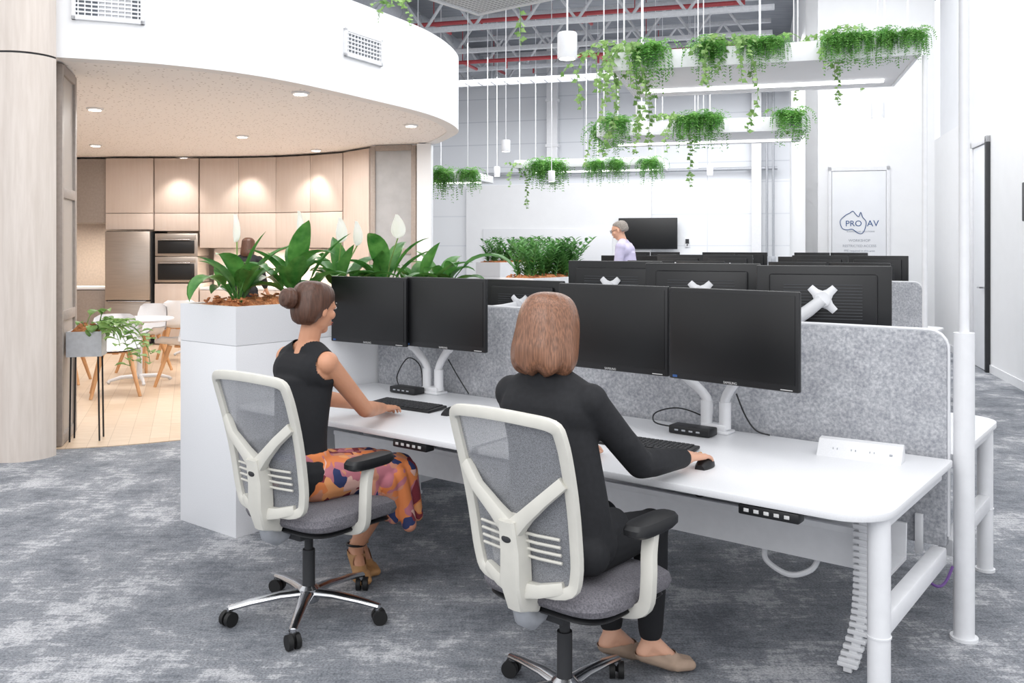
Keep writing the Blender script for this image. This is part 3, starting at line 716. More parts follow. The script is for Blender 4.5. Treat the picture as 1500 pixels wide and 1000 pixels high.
def divider(mx,L,label):
    r=root('felt_divider',label,'desk divider',mx,group='felt desk dividers')
    mb=MB(); mb.prism(rrect(-L,.36,-.03,1.22,[.01,.01,.07,.01]),-.018,.018,.004,mx=Matrix.Rotation(R(90),4,'X')); part(r,'felt_panel',mb,'felt')
    pts=[(-L,.0,1.225),(-.10,0,1.225)]+[(-.10+.074*math.sin(R(a)),0,1.151+.074*math.cos(R(a))) for a in (20,40,60,80)]+[(-.026,0,1.1),(-.026,0,.4)]
    mb=MB(); mb.tube(pts,.007,8); part(r,'edge_trim',mb,'whmetal')
    for x in (-.13,-L+.15,-L/2):
        mb=MB(); mb.box((x,-.03,.4),(.03,.02,.16),.003); part(r,'bracket',mb,'whmetal')
    return r
divider(B(0,1.04),3.29,'pale grey felt divider screen running between the desks')
# ------------------------------------------------------------ monitors
VZ=.04
def mon_proto():
    r=root('monitor','black widescreen monitor, switched off','monitor',Matrix(),group='black monitors')
    w,h=.588,.385
    mb=MB(); mb.box((0,.012,0),(w,.024,h),.006); mb.box((0,.035,.0),(w*.8,.03,h*.8),.012); part(r,'housing',mb,'black')
    mb=MB(); mb.box((0,-.001,.006),(w-.03,.003,h-.045),.0005); part(r,'screen',mb,'blackgl')
    mb=MB()
    for i in range(12): mb.box((0,.0515,.105-.014*i),(.34,.003,.003))
    part(r,'vent_slots',mb,'slot')
    part(r,'lettering',textmesh('SAMSUNG',.0135,'bright',ext=.0003),'bright',mx=T(0,-.0012,-h/2+.009)@RT)
    mb=MB(); mb.box((w/2-.05,-.001,-h/2+.008),(.05,.002,.003)); part(r,'buttons',mb,'bright'); 
    mb=MB(); mb.box((-w/2+.03,-.001,-h/2+.012),(.022,.001,.010)); part(r,'sticker',mb,'logo')
    mb=MB()
    for a in (45,135,225,315): mb.tube([(0,.06,VZ),(.045*math.cos(R(a)),.06,VZ+.045*math.sin(R(a))),(.076*math.cos(R(a)),.058,VZ+.076*math.sin(R(a)))],[.040,.019,.016],8,sq=.35,up=(0,1,0))
    mb.cyl((0,.05,VZ),(0,.085,VZ),.034); part(r,'vesa_mount',mb,'whmetal')
    return r
mon=mon_proto(); first=[True]
def monitor(frame,x,y,z,rz,label='black widescreen monitor, switched off'):
    mx=frame@T(x,y,z,rz)
    if first[0]: first[0]=False; mon.matrix_world=mx; mon['label']=label; return mon
    return clone(mon,mx,label)
ZC=1.198
front=[(-.72,.505,R(-7)),(-1.315,.56,R(-3)),(-2.45,.70,0),(-3.0,.66,R(3))]
for i,(x,y,a) in enumerate(front): monitor(B1,x,y,ZC+(0,0.002,.005,.0)[i],a,'black monitor with dark screen above the white desk')
back=[(-.607,1.27,1.283,math.pi+R(18)),(-1.263,1.38,1.285,math.pi+R(16)),(-1.86,1.5,1.29,math.pi+R(4)),(-2.46,1.45,1.17,math.pi),(-3.04,1.45,1.17,math.pi)]
for x,y,z,a in back: monitor(B1,x,y,z,a,'black monitor seen from behind on a white arm')
def armpair(frame,bx,by,tg,label,sgn=1):
    r=root('monitor_stand',label,'monitor stand',frame,group='white monitor stands')
    mb=MB(); mb.box((bx,by,.727),(.15,.09,.014),.005); mb.box((bx,by,.745),(.12,.07,.03),.008); part(r,'clamp_base',mb,'whmetal')
    for k,(tx,ty,tz) in enumerate(tg):
        s=-1 if k==0 else 1; s=s if len(tg)>1 else 0
        px=bx+s*.045
        q=V((tx,ty,tz+VZ)); el=V((px+(tx-px)*(.4 if s else .0),by-(by-ty)*.15,.985 if s else 1.15))
        mb=MB(); mb.tube(crom([(px,by,.74),(px,by,.87),el],5),[.022]*11,10); mb.cyl((px,by,.74),(px,by,.86),.027)
        el2=q+V((0,.02*sgn,-.10)) if s else q+(el-q)*.3; mb.tube([el,(el+el2)/2+V((0,0,.01)),el2,q],[.026,.024,.022,.02] if s else [.034,.032,.03,.026],10)
        mb.ell(el,(.028,.028,.028)); part(r,'arm',mb,'whmetal')
def backpt(m,x,y,z,a): 
    p=T(x,y,z,a)@V((0,.09,0)); return (p.x,p.y,p.z)
armpair(B1,-.97,.91,[backpt(0,front[1][0],front[1][1],1.2,front[1][2]),backpt(0,front[0][0],front[0][1],1.2,front[0][2])],'white twin monitor stand clamped to the desk near the dock')
armpair(B1,-2.72,.91,[backpt(0,front[3][0],front[3][1],1.2,front[3][2]),backpt(0,front[2][0],front[2][1],1.2,front[2][2])],'white twin monitor stand clamped behind two monitors')
for i in range(5):
    x,y,z,a=back[i]; q=backpt(0,x,y,z,a)
    armpair(B1,x-.17,1.13,[q],'white monitor stand supporting a monitor from behind',-1)
# ------------------------------------------------------------ further benches
def bench(mx,n,lab,zs,xs=()):
    divider(mx@T(0,0),n*1.65,'pale grey felt divider with rounded end, '+lab)
    for k in range(n):
        desk(mx@T(-1.65*k,-1.02),1.6,'white desk beside a felt divider, '+lab,'R' if k==0 else '')
        desk(mx@T(-1.65*k-1.63,1.05,0,math.pi),1.6,'white desk behind a felt divider, '+lab,'L' if k==0 else '')
        for dx in (-.5,-1.1):
            monitor(mx,-1.65*k+dx,-.42,zs,R(random.uniform(-6,6)),'black monitor on a further bench of desks')
            monitor(mx,-1.65*k+dx-.05,.42,zs+.06,math.pi+R(random.uniform(-6,6)),'black monitor seen from behind on a further bench')
        armpair(mx,-1.65*k-.8,-.1,[backpt(0,-1.65*k-1.1,-.42,zs,0),backpt(0,-1.65*k-.5,-.42,zs,0)],'white twin monitor stand on a further desk')
        armpair(mx,-1.65*k-.85,.1,[backpt(0,-1.65*k-1.15,.42,zs,math.pi),backpt(0,-1.65*k-.55,.42,zs,math.pi)],'white twin monitor stand on a further desk',-1)
Bn2=T(3.96,8.5,0,TH); bench(Bn2,2,'second bench',1.22)
planter(Bn2,-4.5,-.9,-4.0,.4,1.0,1.2,'white planter box with bark and glossy plants')
for i,y in enumerate((-.6,-.3,.0,.25)):
    root('zz_plant','glossy dark green upright plant in white planter','potted plant',Bn2@T(-4.25,y,1.16,i),'zz plants in planters',mesh=zm[i%2])
Bn3=T(5.6,13.6,0,TH); bench(Bn3,3,'third bench',1.22)
planter(Bn3,-7.2,-1.0,-6.6,.8,1.0,1.27,'white planter box with bark near the rear wall')
for i,y in enumerate((-.75,-.35,.1,.5)):
    root('zz_plant','glossy green upright plant in a planter near the rear wall','potted plant',Bn3@T(-6.9,y,1.23,i),'zz plants in planters',mesh=zm[i%2])
# ------------------------------------------------------------ desk items
def keyboard(x,y,rz,label):
    r=root('keyboard',label,'keyboard',B(x,y,.72,rz),group='keyboards')
    mb=MB(); mb.box((0,0,.009),(.44,.145,.014),.004,mx=Matrix.Rotation(R(3),4,'X')); mb.box((0,.05,.005),(.4,.02,.01),.002); part(r,'body',mb,'black')
    mb=MB()
    for row in range(6):
        y_=.055-.0215*row; n=20 if row!=5 else 12
        for i in range(n):
            w=.40/n*.84; mb.box((-.2+.4*(i+.5)/n,y_,.019+.0012*(2-row)),(w,.016,.006),.0012)
    part(r,'keys',mb,'dark',kind='stuff')
keyboard(-1.08,.45,R(2),'black full size keyboard on the white desk'); keyboard(-2.53,.5,R(2),'black keyboard in front of twin monitors')
def mouse(x,y,rz,label):
    r=root('mouse',label,'computer mouse',B(x,y,.72,rz),group='mice')
    mb=MB(); rings=[]
    for i in range(9):
        t=i/8; yy=-.055+.11*t; hw=.031*math.sin(math.pi*(.12+.76*t))**.5; hh=.036*math.sin(math.pi*(.1+.72*t))**.7
        rings.append([(hw*math.cos(R(a)),yy,.002+hh*max(0,math.sin(R(a)))) for a in range(0,181,20)]+[(-hw,yy,.0),(hw,yy,.0)])
    mb.loft(rings); part(r,'shell',mb,'black')
    mb=MB(); mb.cyl((-.003,.03,.03),(.003,.03,.03),.007); part(r,'wheel',mb,'dark')
mouse(-.725,.285,R(4),'black mouse under the hand on the white desk'); mouse(-2.21,.49,R(5),'black mouse beside the keyboard on the desk')
def dock(x,y,rz,label):
    r=root('docking_station',label,'docking station',B(x,y,.72,rz),group='docking stations')
    mb=MB(); mb.box((0,0,.02),(.2,.085,.036),.006); part(r,'body',mb,'black')
    mb=MB(); 
    for i in range(4): mb.box((-.06+.035*i,-.0435,.02),(.018,.002,.007),.0005)
    part(r,'ports',mb,'galv')
dock(-1.03,.80,R(0),'small black docking station beside the monitor arm'); dock(-2.84,.82,R(0),'black docking station behind the keyboard')
def cable(pts,label,r=.0035,m='black'):
    mb=MB(); mb.tube(crom(pts,6),r,6); thing('cable',mb,m,label,'cable',B1,group='desk cables')
cable([(-1.12,.83,.735),(-1.22,.8,.75),(-1.26,.88,.78),(-1.18,.95,.80),(-1.06,.97,.77),(-1.0,.95,.725)],'black cable looping behind the docking station')
cable([(-.88,.93,.9),(-.85,.96,.80),(-.80,.96,.74),(-.74,.97,.725)],'black cable hanging down from the monitor arm')
cable([(-2.92,.84,.74),(-3.0,.9,.8),(-2.96,.95,.9),(-2.86,.95,.86),(-2.84,.95,.73)],'black cable loop behind the docking station')
cable([(-2.62,.93,.92),(-2.56,.95,.82),(-2.5,.97,.73)],'black cable hanging down from the monitor arm')
cable([(-.85,.4,.68),(-.83,.38,.6),(-.78,.36,.58),(-.74,.36,.62),(-.74,.4,.69)],'black cable dangling below the desktop')
cable([(.0,.98,.30),(-.01,.9,.26),(-.03,.84,.26),(-.08,.82,.30)],'purple cable at the foot of the pole',.006,'purple')
ps=root('power_board','raised white desktop power board with sockets','power board',B(-.30,.80,.72,R(4)))
mb=MB(); mb.prism([(-.050,0),(.040,0),(.042,.02),(.030,.066),(.0,.062)],-.16,.16,.003,mx=Matrix(((0,0,1,0),(1,0,0,0),(0,1,0,0),(0,0,0,1)))); part(ps,'body',mb,'white2')
mb=MB()
for i in range(3):
    for dx in (-.008,.008): mb.box((-.09+.07*i+dx,-.026,.031),(.003,.004,.008))
mb.box((.12,-.027,.029),(.012,.006,.010),.002)
part(ps,'sockets',mb,'galv')
r=root('cable_spine','white vertebrae cable spine hanging under the desk','cable spine',B1)
mb=MB(); sp=crom([(-.20,.50,.60),(-.20,.50,.46),(-.20,.50,.32),(-.21,.49,.18),(-.25,.48,.03)],6)
for i,p in enumerate(sp):
    mb.box((0,0,0),(.072,.028,.017),.004,mx=Matrix.Translation(p)); mb.box((0,0,-.012),(.03,.016,.03),.002,mx=Matrix.Translation(p))
part(r,'vertebrae',mb,'whmetal')
mb=MB(); 
for z in (.66,.60): mb.box((-.27,.40,z),(.24,.004,.004))
for i in range(6): mb.cyl((-.38+.044*i,.40,.68),(-.38+.044*i,.40,.60),.0025,seg=5); mb.cyl((-.38+.044*i,.40,.60),(-.38+.044*i,.47,.60),.0025,seg=5)
thing('wire_basket',mb,'whmetal','small white wire cable basket under the desktop','basket',B1)
mb=MB(); mb.box((-.74,.66,.53),(.8,.09,.05),.01); mb.box((-.6,.613,.53),(.10,.004,.03),.001,1)
thing('power_rail',mb,['alum','dark'],'grey power rail lying in the cable tray','power rail',B1)
mb=MB(); mb.tube(crom([(-.62,.62,.36),(-.60,.58,.31),(-.5,.56,.28),(-.42,.58,.31),(-.40,.62,.36)],6),.011,8); thing('cable',mb,'whmetal','thick white cable loop sagging below the tray','cable',B1,group='desk cables')
# ------------------------------------------------------------ office chair
def office_chair():
    r=root('office_chair','grey mesh back office chair with cream frame','office chair',Matrix(),group='office chairs')
    base=part(r,'star_base',(lambda m:(m.lathe([(.042,.060),(.048,.072),(.045,.115),(.03,.13)],20),m)[1])(MB()),'chrome')
    for k in range(5):
        a=R(72*k+20); c,s=math.cos(a),math.sin(a)
        mb=MB(); mb.tube([(c*.03,s*.03,.098),(c*.12,s*.12,.098),(c*.24,s*.24,.086),(c*.325,s*.325,.072)],[.03,.026,.022,.018],12,sq=.62,up=(0,0,1)); mb.cyl((c*.32,s*.32,.05),(c*.32,s*.32,.078),.012); part(base,'spoke',mb,'chrome')
        mb=MB()
        a2=a+.6; t=V((-math.sin(a2),math.cos(a2),0)); p=V((c*.325,s*.325,.03))
        for q in (-1,1): mb.cyl(p+t*q*.006,p+t*q*.026,.03,seg=18)
        mb.box((0,0,0),(.03,.016,.04),.004,mx=Matrix.Translation(p+V((0,0,.015)))); part(base,'caster',mb,'rubber')
    mb=MB(); mb.cyl((0,0,.10),(0,0,.28),.026,seg=18); mb.cyl((0,0,.26),(0,0,.38),.018); part(r,'gas_column',mb,'dark')
    mb=MB(); mb.box((0,.0,.38),(.17,.24,.055),.012); mb.cyl((.08,.05,.385),(.19,.05,.38),.007); mb.box((.2,.05,.38),(.04,.02,.012),.004); part(r,'mechanism',mb,'dark')
    def sq_(th,w,d,e=.42):
        x,y=math.cos(th),math.sin(th); return (math.copysign(abs(x)**e,x)*w,math.copysign(abs(y)**e,y)*d)
    def pad(z0,z1,w,d,yc):
        rings=[]
        for f,z in ((.86,z0),(.97,z0+(z1-z0)*.2),(1,z0+(z1-z0)*.5),(.97,z0+(z1-z0)*.82),(.88,z1),(.45,z1+.004)):
            ring=[]
            for j in range(40):
                x,y=sq_(2*math.pi*j/40,w*f,d*f); zz=z-.03*max(0,(y/d))**3-.012*(1-(x/w)**2)*(1 if z>z0+.03 else 0)
                ring.append((x,y+yc,zz))
            rings.append(ring)
        return rings
    mb=MB(); mb.loft(pad(.408,.489,.268,.255,.075)); part(r,'seat',mb,'seat')
    mb=MB(); mb.loft(pad(.388,.415,.245,.23,.07)); part(r,'seat_pan',mb,'black')
    def bp(x,z):
        t=(z-.5)/.55; y=-.215+.02*math.sin(t*3.1)-.145*max(0,t-.05)+.8*x*x*(.5+.5*t)
        return V((x,y,z))
    out=[(-.16,.505),(-.198,.56),(-.208,.70),(-.215,.88),(-.215,.99),(-.198,1.035),(-.11,1.05),(0,1.055),(.11,1.05),(.198,1.035),(.215,.99),(.215,.88),(.208,.70),(.198,.56),(.16,.505),(0,.495)]
    loop_=[bp(p.x,p.y) for p in crom([(a,b,0) for a,b in out],4,True)]
    bk_=part(r,'backrest',(lambda m:(m.tube(loop_,.019,10,up=(0,1,0),loop=True,sq=.72,box=True),m)[1])(MB()),'cream')
    rows=[]
    for i in range(15):
        z=.505+.54*i/14; w=.155 if i==0 else (.19 if i==1 else .205)
        rows.append([bp(w*(-1+2*j/12),z)+V((0,.006,0)) for j in range(13)])
    mb=MB(); mb.loft(rows,closed=False); part(bk_,'mesh_fabric',mb,'mesh')
    mb=MB()
    yo=lambda x,z:bp(x,z)+V((0,-.026,0))
    mb.tube([V((0,-.16,.425)),V((0,-.235,.45)),V((0,-.250,.52)),yo(0,.62),yo(0,.72)],[.028,.034,.042,.040,.034],12,up=(1,0,0),sq=1,box=True)
    for s in (-1,1):
        mb.tube([yo(0,.68),yo(.06*s,.735),yo(.135*s,.80),yo(.20*s,.86)+V((0,.02,0))],[.034,.025,.021,.020],10,up=(0,1,0),sq=.7,box=True)
        mb.tube([V((0,-.24,.49)),V((.08*s,-.228,.50)),V((.155*s,-.205,.52))],[.028,.022,.019],10,up=(0,1,0),sq=.7,box=True)
    part(bk_,'spine',mb,'cream')
    mb=MB(); mb.tube([V((0,-.12,.385)),V((0,-.17,.372)),V((0,-.215,.40)),V((0,-.23,.44))],[.032,.034,.034,.03],10,up=(1,0,0),sq=.8); part(bk_,'spine_bracket',mb,'galv')
    mb=MB(); c_=yo(0,.66); mb.ell((c_.x,c_.y-.036,c_.z),(.02,.006,.012)); part(bk_,'badge',mb,'dark')
    mb=MB()
    for i in range(4):
        z=.60+.025*i; mb.tube([bp(-.16,z)+V((0,-.01,0)),bp(-.08,z)+V((0,-.012,0)),bp(0,z)+V((0,-.01,0)),bp(.08,z)+V((0,-.012,0)),bp(.16,z)+V((0,-.01,0))],.005,6)
    part(bk_,'lumbar_slats',mb,'cream')
    for s in (-1,1):
        mb=MB(); mb.tube(crom([(s*.12,.05,.39),(s*.22,.04,.395),(s*.295,.03,.43),(s*.315,.02,.52),(s*.31,.03,.60),(s*.305,.05,.665)],4),[.024]*21,10,up=(0,1,0),sq=.75,box=True)
        ar=part(r,'armrest',mb,'cream')
        mb=MB()
        rings=[]
        for f,z in ((.85,.662),(1,.672),(1,.69),(.9,.703),(.4,.706)):
            rings.append([(s*.30+sq_(2*math.pi*j/24,.045*f,.125*f,.6)[0],.06+sq_(2*math.pi*j/24,.045*f,.125*f,.6)[1],z) for j in range(24)])
        mb.loft(rings); part(ar,'arm_pad',mb,'black')
    return r
ch=office_chair()
C1=B(-.927,-.40,0,R(1)); C2=B(-2.29,-.417,0,R(-2))
ch.matrix_world=B(-.905,-.40,0,R(-3)); ch['label']='grey mesh office chair with cream frame, woman in blazer seated'
clone(ch,B(-2.22,-.40,0,R(2)),'grey mesh office chair with cream frame, woman in floral skirt seated')
# ------------------------------------------------------------ people
def hand_prims(mb,wr,fwd,back,side,curl=.35,s=1.0):
    wr=V(wr); f=V(fwd).normalized(); b=V(back); b=(b-f*b.dot(f)).normalized(); l=f.cross(b)*side
    for o in (-.024,-.008,.008,.024):
        mb.cap(wr+l*o*.7*s,wr+f*.082*s+l*o*1.15*s,.015*s,.0125*s,8)
    lens=[(.0275,.066),(.0095,.075),(-.009,.069),(-.0265,.054)]
    for o,L in lens:
        p=wr+f*.084*s+l*o*1.15*s; ang=curl*.4
        for k,fr in enumerate((.45,.31,.24)):
            d=f*math.cos(ang)-b*math.sin(ang)+l*o*1.5; d.normalize(); q=p+d*L*fr*s
            mb.cap(p,q,(.0092-.0008*k)*s,(.0084-.0008*k)*s,8); p=q; ang+=curl
    p=wr+f*.02*s+l*.024*s; d=(f*.7+l*.75-b*.25).normalized()
    q=p+d*.042*s; mb.cap(p,q,.0135*s,.0105*s,8); d=(f*.92+l*.35-b*.2).normalized(); q2=q+d*.03*s; mb.cap(q,q2,.0105*s,.0095*s,8); mb.cap(q2,q2+d*.022*s,.0095*s,.008*s,8)
def lerp(a,b,t): return V(a)+(V(b)-V(a))*t
def torso(mb,J,inf=0,arms=True,sw=1.0,neck=True,lower=True):
    pe,wa,chs,nk=[V(J[k]) for k in('pelvis','waist','chest','neck')]; sl,sr=V(J['shL']),V(J['shR'])
    ax=(sr-sl).normalized(); X=V((ax.x,ax.y,0)).normalized(); Y=V((-X.y,X.x,0)); Rm=Matrix(((X.x,-X.y,0),(X.y,X.x,0),(0,0,1)))
    if lower: mb.ell(pe,(.168*sw+inf,.118+inf,.105+inf),Rm)
    top=chs+V((0,0,.045))
    ctr=crom([pe,wa,chs,top],6); rings=[]
    WX=[.158,.150,.138,.128,.124,.124,.126,.130,.134,.138,.142,.145,.147,.149,.150,.150,.148,.142,.125]
    WY=[.114,.108,.1,.094,.091,.09,.09,.091,.092,.094,.096,.098,.099,.1,.1,.098,.094,.086,.07]
    for i,c in enumerate(ctr):
        wx=WX[i]*sw+inf; wy=WY[i]+inf
        rings.append([c+X*wx*math.cos(2*math.pi*j/28)+Y*wy*math.sin(2*math.pi*j/28) for j in range(28)])
    mb.loft(rings)
    mb.cap(lerp(sl,sr,.1),lerp(sl,sr,.9),.048+inf,.048+inf,16); mb.cap(lerp(sl,chs,.45),lerp(sr,chs,.45),.084+inf,.084+inf,18)
    for s_ in (sl,sr): mb.cap(lerp(s_,nk,.08)+V((0,0,-.01)),lerp(s_,nk,.8)+V((0,0,.0)),.044+inf,.045+inf,16)
def arm(mb,sh,el,wr,inf=0,upto=1.0,s=1.0):
    sh,el,wr=V(sh),V(el),V(wr)
    mb.ell(sh,(.049*s+inf,.05*s+inf,.052*s+inf)); mb.cap(sh,el,.046*s+inf,.037*s+inf,18)
    if upto>1: 
        w2=lerp(el,wr,min(1,upto-1)); m=lerp(el,w2,.3); mb.cap(el,m,.037*s+inf,.038*s+inf,18); mb.cap(m,w2,.038*s+inf,.0255*s+inf*1.0,18)
def leg_(mb,hip,kn,an,inf=0,upto=2.0,s=1.0):
    hip,kn,an=V(hip),V(kn),V(an)
    mb.cap(hip,kn,.083*s+inf,.054*s+inf,18); mb.ell(kn,(.056*s+inf,.056*s+inf,.058*s+inf))
    a2=lerp(kn,an,upto-1); c=lerp(kn,an,.32)
    mb.cap(kn,c,.052*s+inf,.052*s+inf,16); mb.cap(c,a2,.052*s+inf,.034*s+inf,16)
def foot_(mb,an,toe,inf=0):
    an,toe=V(an),V(toe); d=(toe-an); heel=an+V((0,0,-.035))-V((d.x,d.y,0)).normalized()*.025
    ball=lerp(an,toe,.62); ball.z=toe.z+.008
    mb.cap(an,heel,.034+inf,.03+inf); mb.cap(heel,ball,.03+inf,.028+inf); mb.cap(an,ball,.034+inf,.026+inf)
    sd=V((-d.y,d.x,0)).normalized()
    for o in (-.022,0,.022): mb.cap(ball+sd*o,toe+sd*o*.8,.02+inf,.014+inf,8)
def headframe(J):
    h=V(J['head']); f=V(J['face']).normalized(); x=f.cross(V((0,0,1))).normalized(); z=x.cross(f)
    return Matrix(((x.x,f.x,z.x,h.x),(x.y,f.y,z.y,h.y),(x.z,f.z,z.z,h.z),(0,0,0,1)))
def head_prims(mb,H,fem=True):
    mb.ell((0,-.012,.03),(.072,.09,.082),mx=H); mb.ell((0,.018,-.025),(.057,.068,.082),mx=H); mb.ell((0,.052,-.085),(.028,.024,.022),mx=H)
    mb.ell((0,.045,.03),(.055,.042,.05),mx=H)
    mb.cap((0,.083,.012),(0,.100,-.024),.008,.011,8,H); mb.ell((0,.094,-.03),(.015,.010,.008),mx=H)
    for s in(-1,1):
        mb.ell((s*.03,.07,.018),(.02,.018,.012),mx=H); mb.ell((s*.038,.06,-.02),(.022,.022,.022),mx=H)
        mb.ell((s*.073,-.008,-.008),(.008,.018,.03),mx=H)
    mb.ell((0,.084,-.053),(.022,.012,.009),mx=H); mb.ell((0,.082,-.064),(.019,.011,.008),mx=H)
def hair_loft(H,prof,front,seg=72,gro=.0012,name='hair',m='hairb',seed=0,wave=0):
    mb=MB(); rings=[]
    rnd=random.Random(seed); ph=[rnd.uniform(0,6.28) for _ in range(4)]
    P5=[]
    for i in range(len(prof)-1):
        a=prof[max(i-1,0)];b=prof[i];c=prof[i+1];d=prof[min(i+2,len(prof)-1)]
        for j in range(3):
            t=j/3; P5.append([.5*((2*b[k])+(c[k]-a[k])*t+(2*a[k]-5*b[k]+4*c[k]-d[k])*t*t+(3*b[k]-a[k]-3*c[k]+d[k])*t**3) for k in range(5)])
    P5.append(prof[-1])
    for z,rx,ry,yo,cv_ in P5:
        ring=[]; rx=max(rx,.004); ry=max(ry,.004)
        for j in range(seg):
            th=2*math.pi*j/seg; x,y=math.cos(th),math.sin(th)
            k=1+gro/rx*(math.sin(th*13+ph[0])+.7*math.sin(th*23+ph[1]+z*14))
            zo=0
            if wave and z<0:
                w_=min(1,-z/.12); k+=w_*wave*(math.sin(th*5+ph[2]+z*22)*.5+.5*math.sin(th*9+ph[3]-z*30)); zo=w_*.008*math.sin(th*7+ph[1])
            if cv_>.02:
                lim=math.cos(cv_); 
                if y>lim:  k*=1-min(1,(y-lim)/(.18))*front
            ring.append((x*rx*k,yo+y*ry*k,z+zo))
        rings.append(ring)
    mb.loft(rings,mx=H); return mb
def face_parts(body,H):
    mb=MB()
    for s in(-1,1): mb.ell((s*.03,.0835,.014),(.0125,.007,.0068),mx=H)
    e=part(body,'eyes',mb,'eye')
    mb=MB()
    for s in(-1,1): mb.ell((s*.03,.0895,.014),(.0055,.003,.0055),mx=H)
    part(e,'iris',mb,'iris')
    mb=MB()
    for s in(-1,1): mb.tube([H@V((s*.016,.091,.031)),H@V((s*.03,.09,.036)),H@V((s*.046,.078,.031))],.0028,6)
    part(body,'eyebrows',mb,'iris')
    mb=MB(); mb.ell((0,.0935,-.0535),(.02,.006,.0045),mx=H); mb.ell((0,.0915,-.0625),(.017,.006,.005),mx=H); part(body,'lips',mb,'lips')
P1=root('person','woman in black blazer with brown bob seated, hand on mouse','person',C1)
J=dict(pelvis=(.0,.03,.575),waist=(-.025,.02,.76),chest=(-.06,.03,.95),neck=(-.075,.045,1.112),head=(-.075,.06,1.275),face=(.1,1,-.1),
 shL=(-.228,.04,1.045),shR=(.098,.04,1.045),elL=(-.30,.22,.83),wrL=(-.27,.49,.775),elR=(.175,.24,.81),wrR=(.195,.575,.775),
 hipL=(-.1,.05,.56),hipR=(.085,.05,.56),knL=(-.1,.44,.53),knR=(.11,.44,.53),anL=(-.03,.40,.12),anR=(.12,.42,.12),toL=(.05,.53,.03),toR=(.22,.53,.03))
H=headframe(J)
mb=MB(); torso(mb,J); mb.cap(J['neck'],lerp(J['neck'],J['head'],.75),.052,.05); mb.cap(lerp(J['chest'],J['neck'],.6),J['neck'],.07,.055)
head_prims(mb,H)
for s in 'LR': arm(mb,J['sh'+s],J['el'+s],J['wr'+s],0,2); leg_(mb,J['hip'+s],J['kn'+s],J['an'+s]); foot_(mb,J['an'+s],J['to'+s])
hand_prims(mb,J['wrR'],(.06,1,-.1),(0,.1,1),-1,.3); hand_prims(mb,J['wrL'],(.25,1,-.12),(0,.1,1),1,.35)
bd=part(P1,'body',organic(mb,'body','skin',.0045,3),'skin'); face_parts(bd,H)
mb=MB(); torso(mb,J,.017,sw=1.06)
for s in 'LR': arm(mb,J['sh'+s],J['el'+s],J['wr'+s],.012,1.86)
for t_ in (.62,.72,.80,.9): # soft sleeve folds near the elbow
    ringc=lerp(J['shR'],J['elR'],t_); mb.cap(ringc+V((-.01,0,.004)),ringc+V((.012,.002,-.004)),.053-.006*t_,.053-.006*t_)
mb.ell((-.01,.02,.60),(.19,.145,.12)); mb.cap((-.11,.08,.6),(-.11,.16,.605),.085,.06); mb.cap((.09,.08,.6),(.10,.18,.605),.085,.06)
mb.cap((-.15,-.03,.56),(.14,-.03,.56),.065,.065)
mb.loft([[V((-.055+.05*t,.025,.98-.38*t))+V(((.165+.025*t)*math.cos(2*math.pi*j/28),(.105+.03*t)*math.sin(2*math.pi*j/28),0)) for j in range(28)] for t in [k/8 for k in range(9)]])
n_=V(J['neck']); mb.cap(n_+V((-.02,-.015,-.01)),n_+V((.02,-.015,-.01)),.058,.058); mb.cap(n_+V((0,-.02,.005)),n_+V((0,-.012,.012)),.055,.055)
part(P1,'blazer',organic(mb,'blazer','blazer',.0065,9,.6),'blazer')
mb=MB()
mb.ell(J['pelvis'],(.175,.125,.1))
for s in 'LR': leg_(mb,J['hip'+s],J['kn'+s],J['an'+s],.011,1.9)
part(P1,'trousers',organic(mb,'trousers','trousers',.007,4),'trousers')
for s in 'LR':
    mb=MB(); foot_(mb,J['an'+s],J['to'+s],.006); me=organic(mb,'shoe','shoe',.005,2)
    bm=bmesh.new(); bm.from_mesh(me); bmesh.ops.delete(bm,geom=[v for v in bm.verts if v.co.z>.085 or (v.co.z>.055 and (v.co-lerp(J['an'+s],J['to'+s],.42)).length<.03)],context='VERTS'); bm.to_mesh(me); bm.free(); part(P1,'shoe',me,'shoe')
mb=hair_loft(H,[(.130,.004,.004,-.012,0),(.127,.034,.04,-.012,0),(.113,.064,.076,-.013,0),(.085,.086,.100,-.014,0),(.045,.100,.112,-.014,.5),(.01,.107,.114,-.016,.8),(-.03,.114,.112,-.02,.95),(-.065,.119,.110,-.024,1.0),(-.095,.121,.105,-.026,1.0),(-.122,.115,.097,-.028,1.0),(-.143,.095,.078,-.03,1.0),(-.152,.055,.05,-.03,1)],.62,seed=3,wave=.03,gro=.0011)
part(P1,'hair',mb,'hairl')
mb=MB(); 
def ringtorus(mb,c,nrm,r,t):
    nrm=V(nrm).normalized(); a=nrm.orthogonal().normalized(); b=nrm.cross(a)
    mb.tube([V(c)+a*r*math.cos(R(q))+b*r*math.sin(R(q)) for q in range(0,360,24)],t,6,loop=True)
ringtorus(mb,V(J['wrR'])+V((.0,.105,-.010)),(0.05,1,-.2),.0095,.0015); part(P1,'ring',mb,'jewel')
P2=root('person','woman in black sleeveless top and floral skirt typing','person',C2)
J=dict(pelvis=(-.03,.05,.575),waist=(-.06,.075,.76),chest=(-.1,.12,.95),neck=(-.105,.145,1.115),head=(-.08,.17,1.285),face=(-.02,1,-.16),
 shL=(-.265,.15,1.055),shR=(.055,.13,1.055),elL=(-.32,.36,.84),wrL=(-.25,.62,.77),elR=(.035,.36,.82),wrR=(-.115,.60,.775),
 hipL=(-.12,.07,.56),hipR=(.06,.07,.56),knL=(-.1,.5,.53),knR=(.09,.52,.53),anL=(-.17,.50,.13),anR=(-.10,.42,.15),toL=(-.03,.47,.03),toR=(.03,.36,.035))
H=headframe(J)
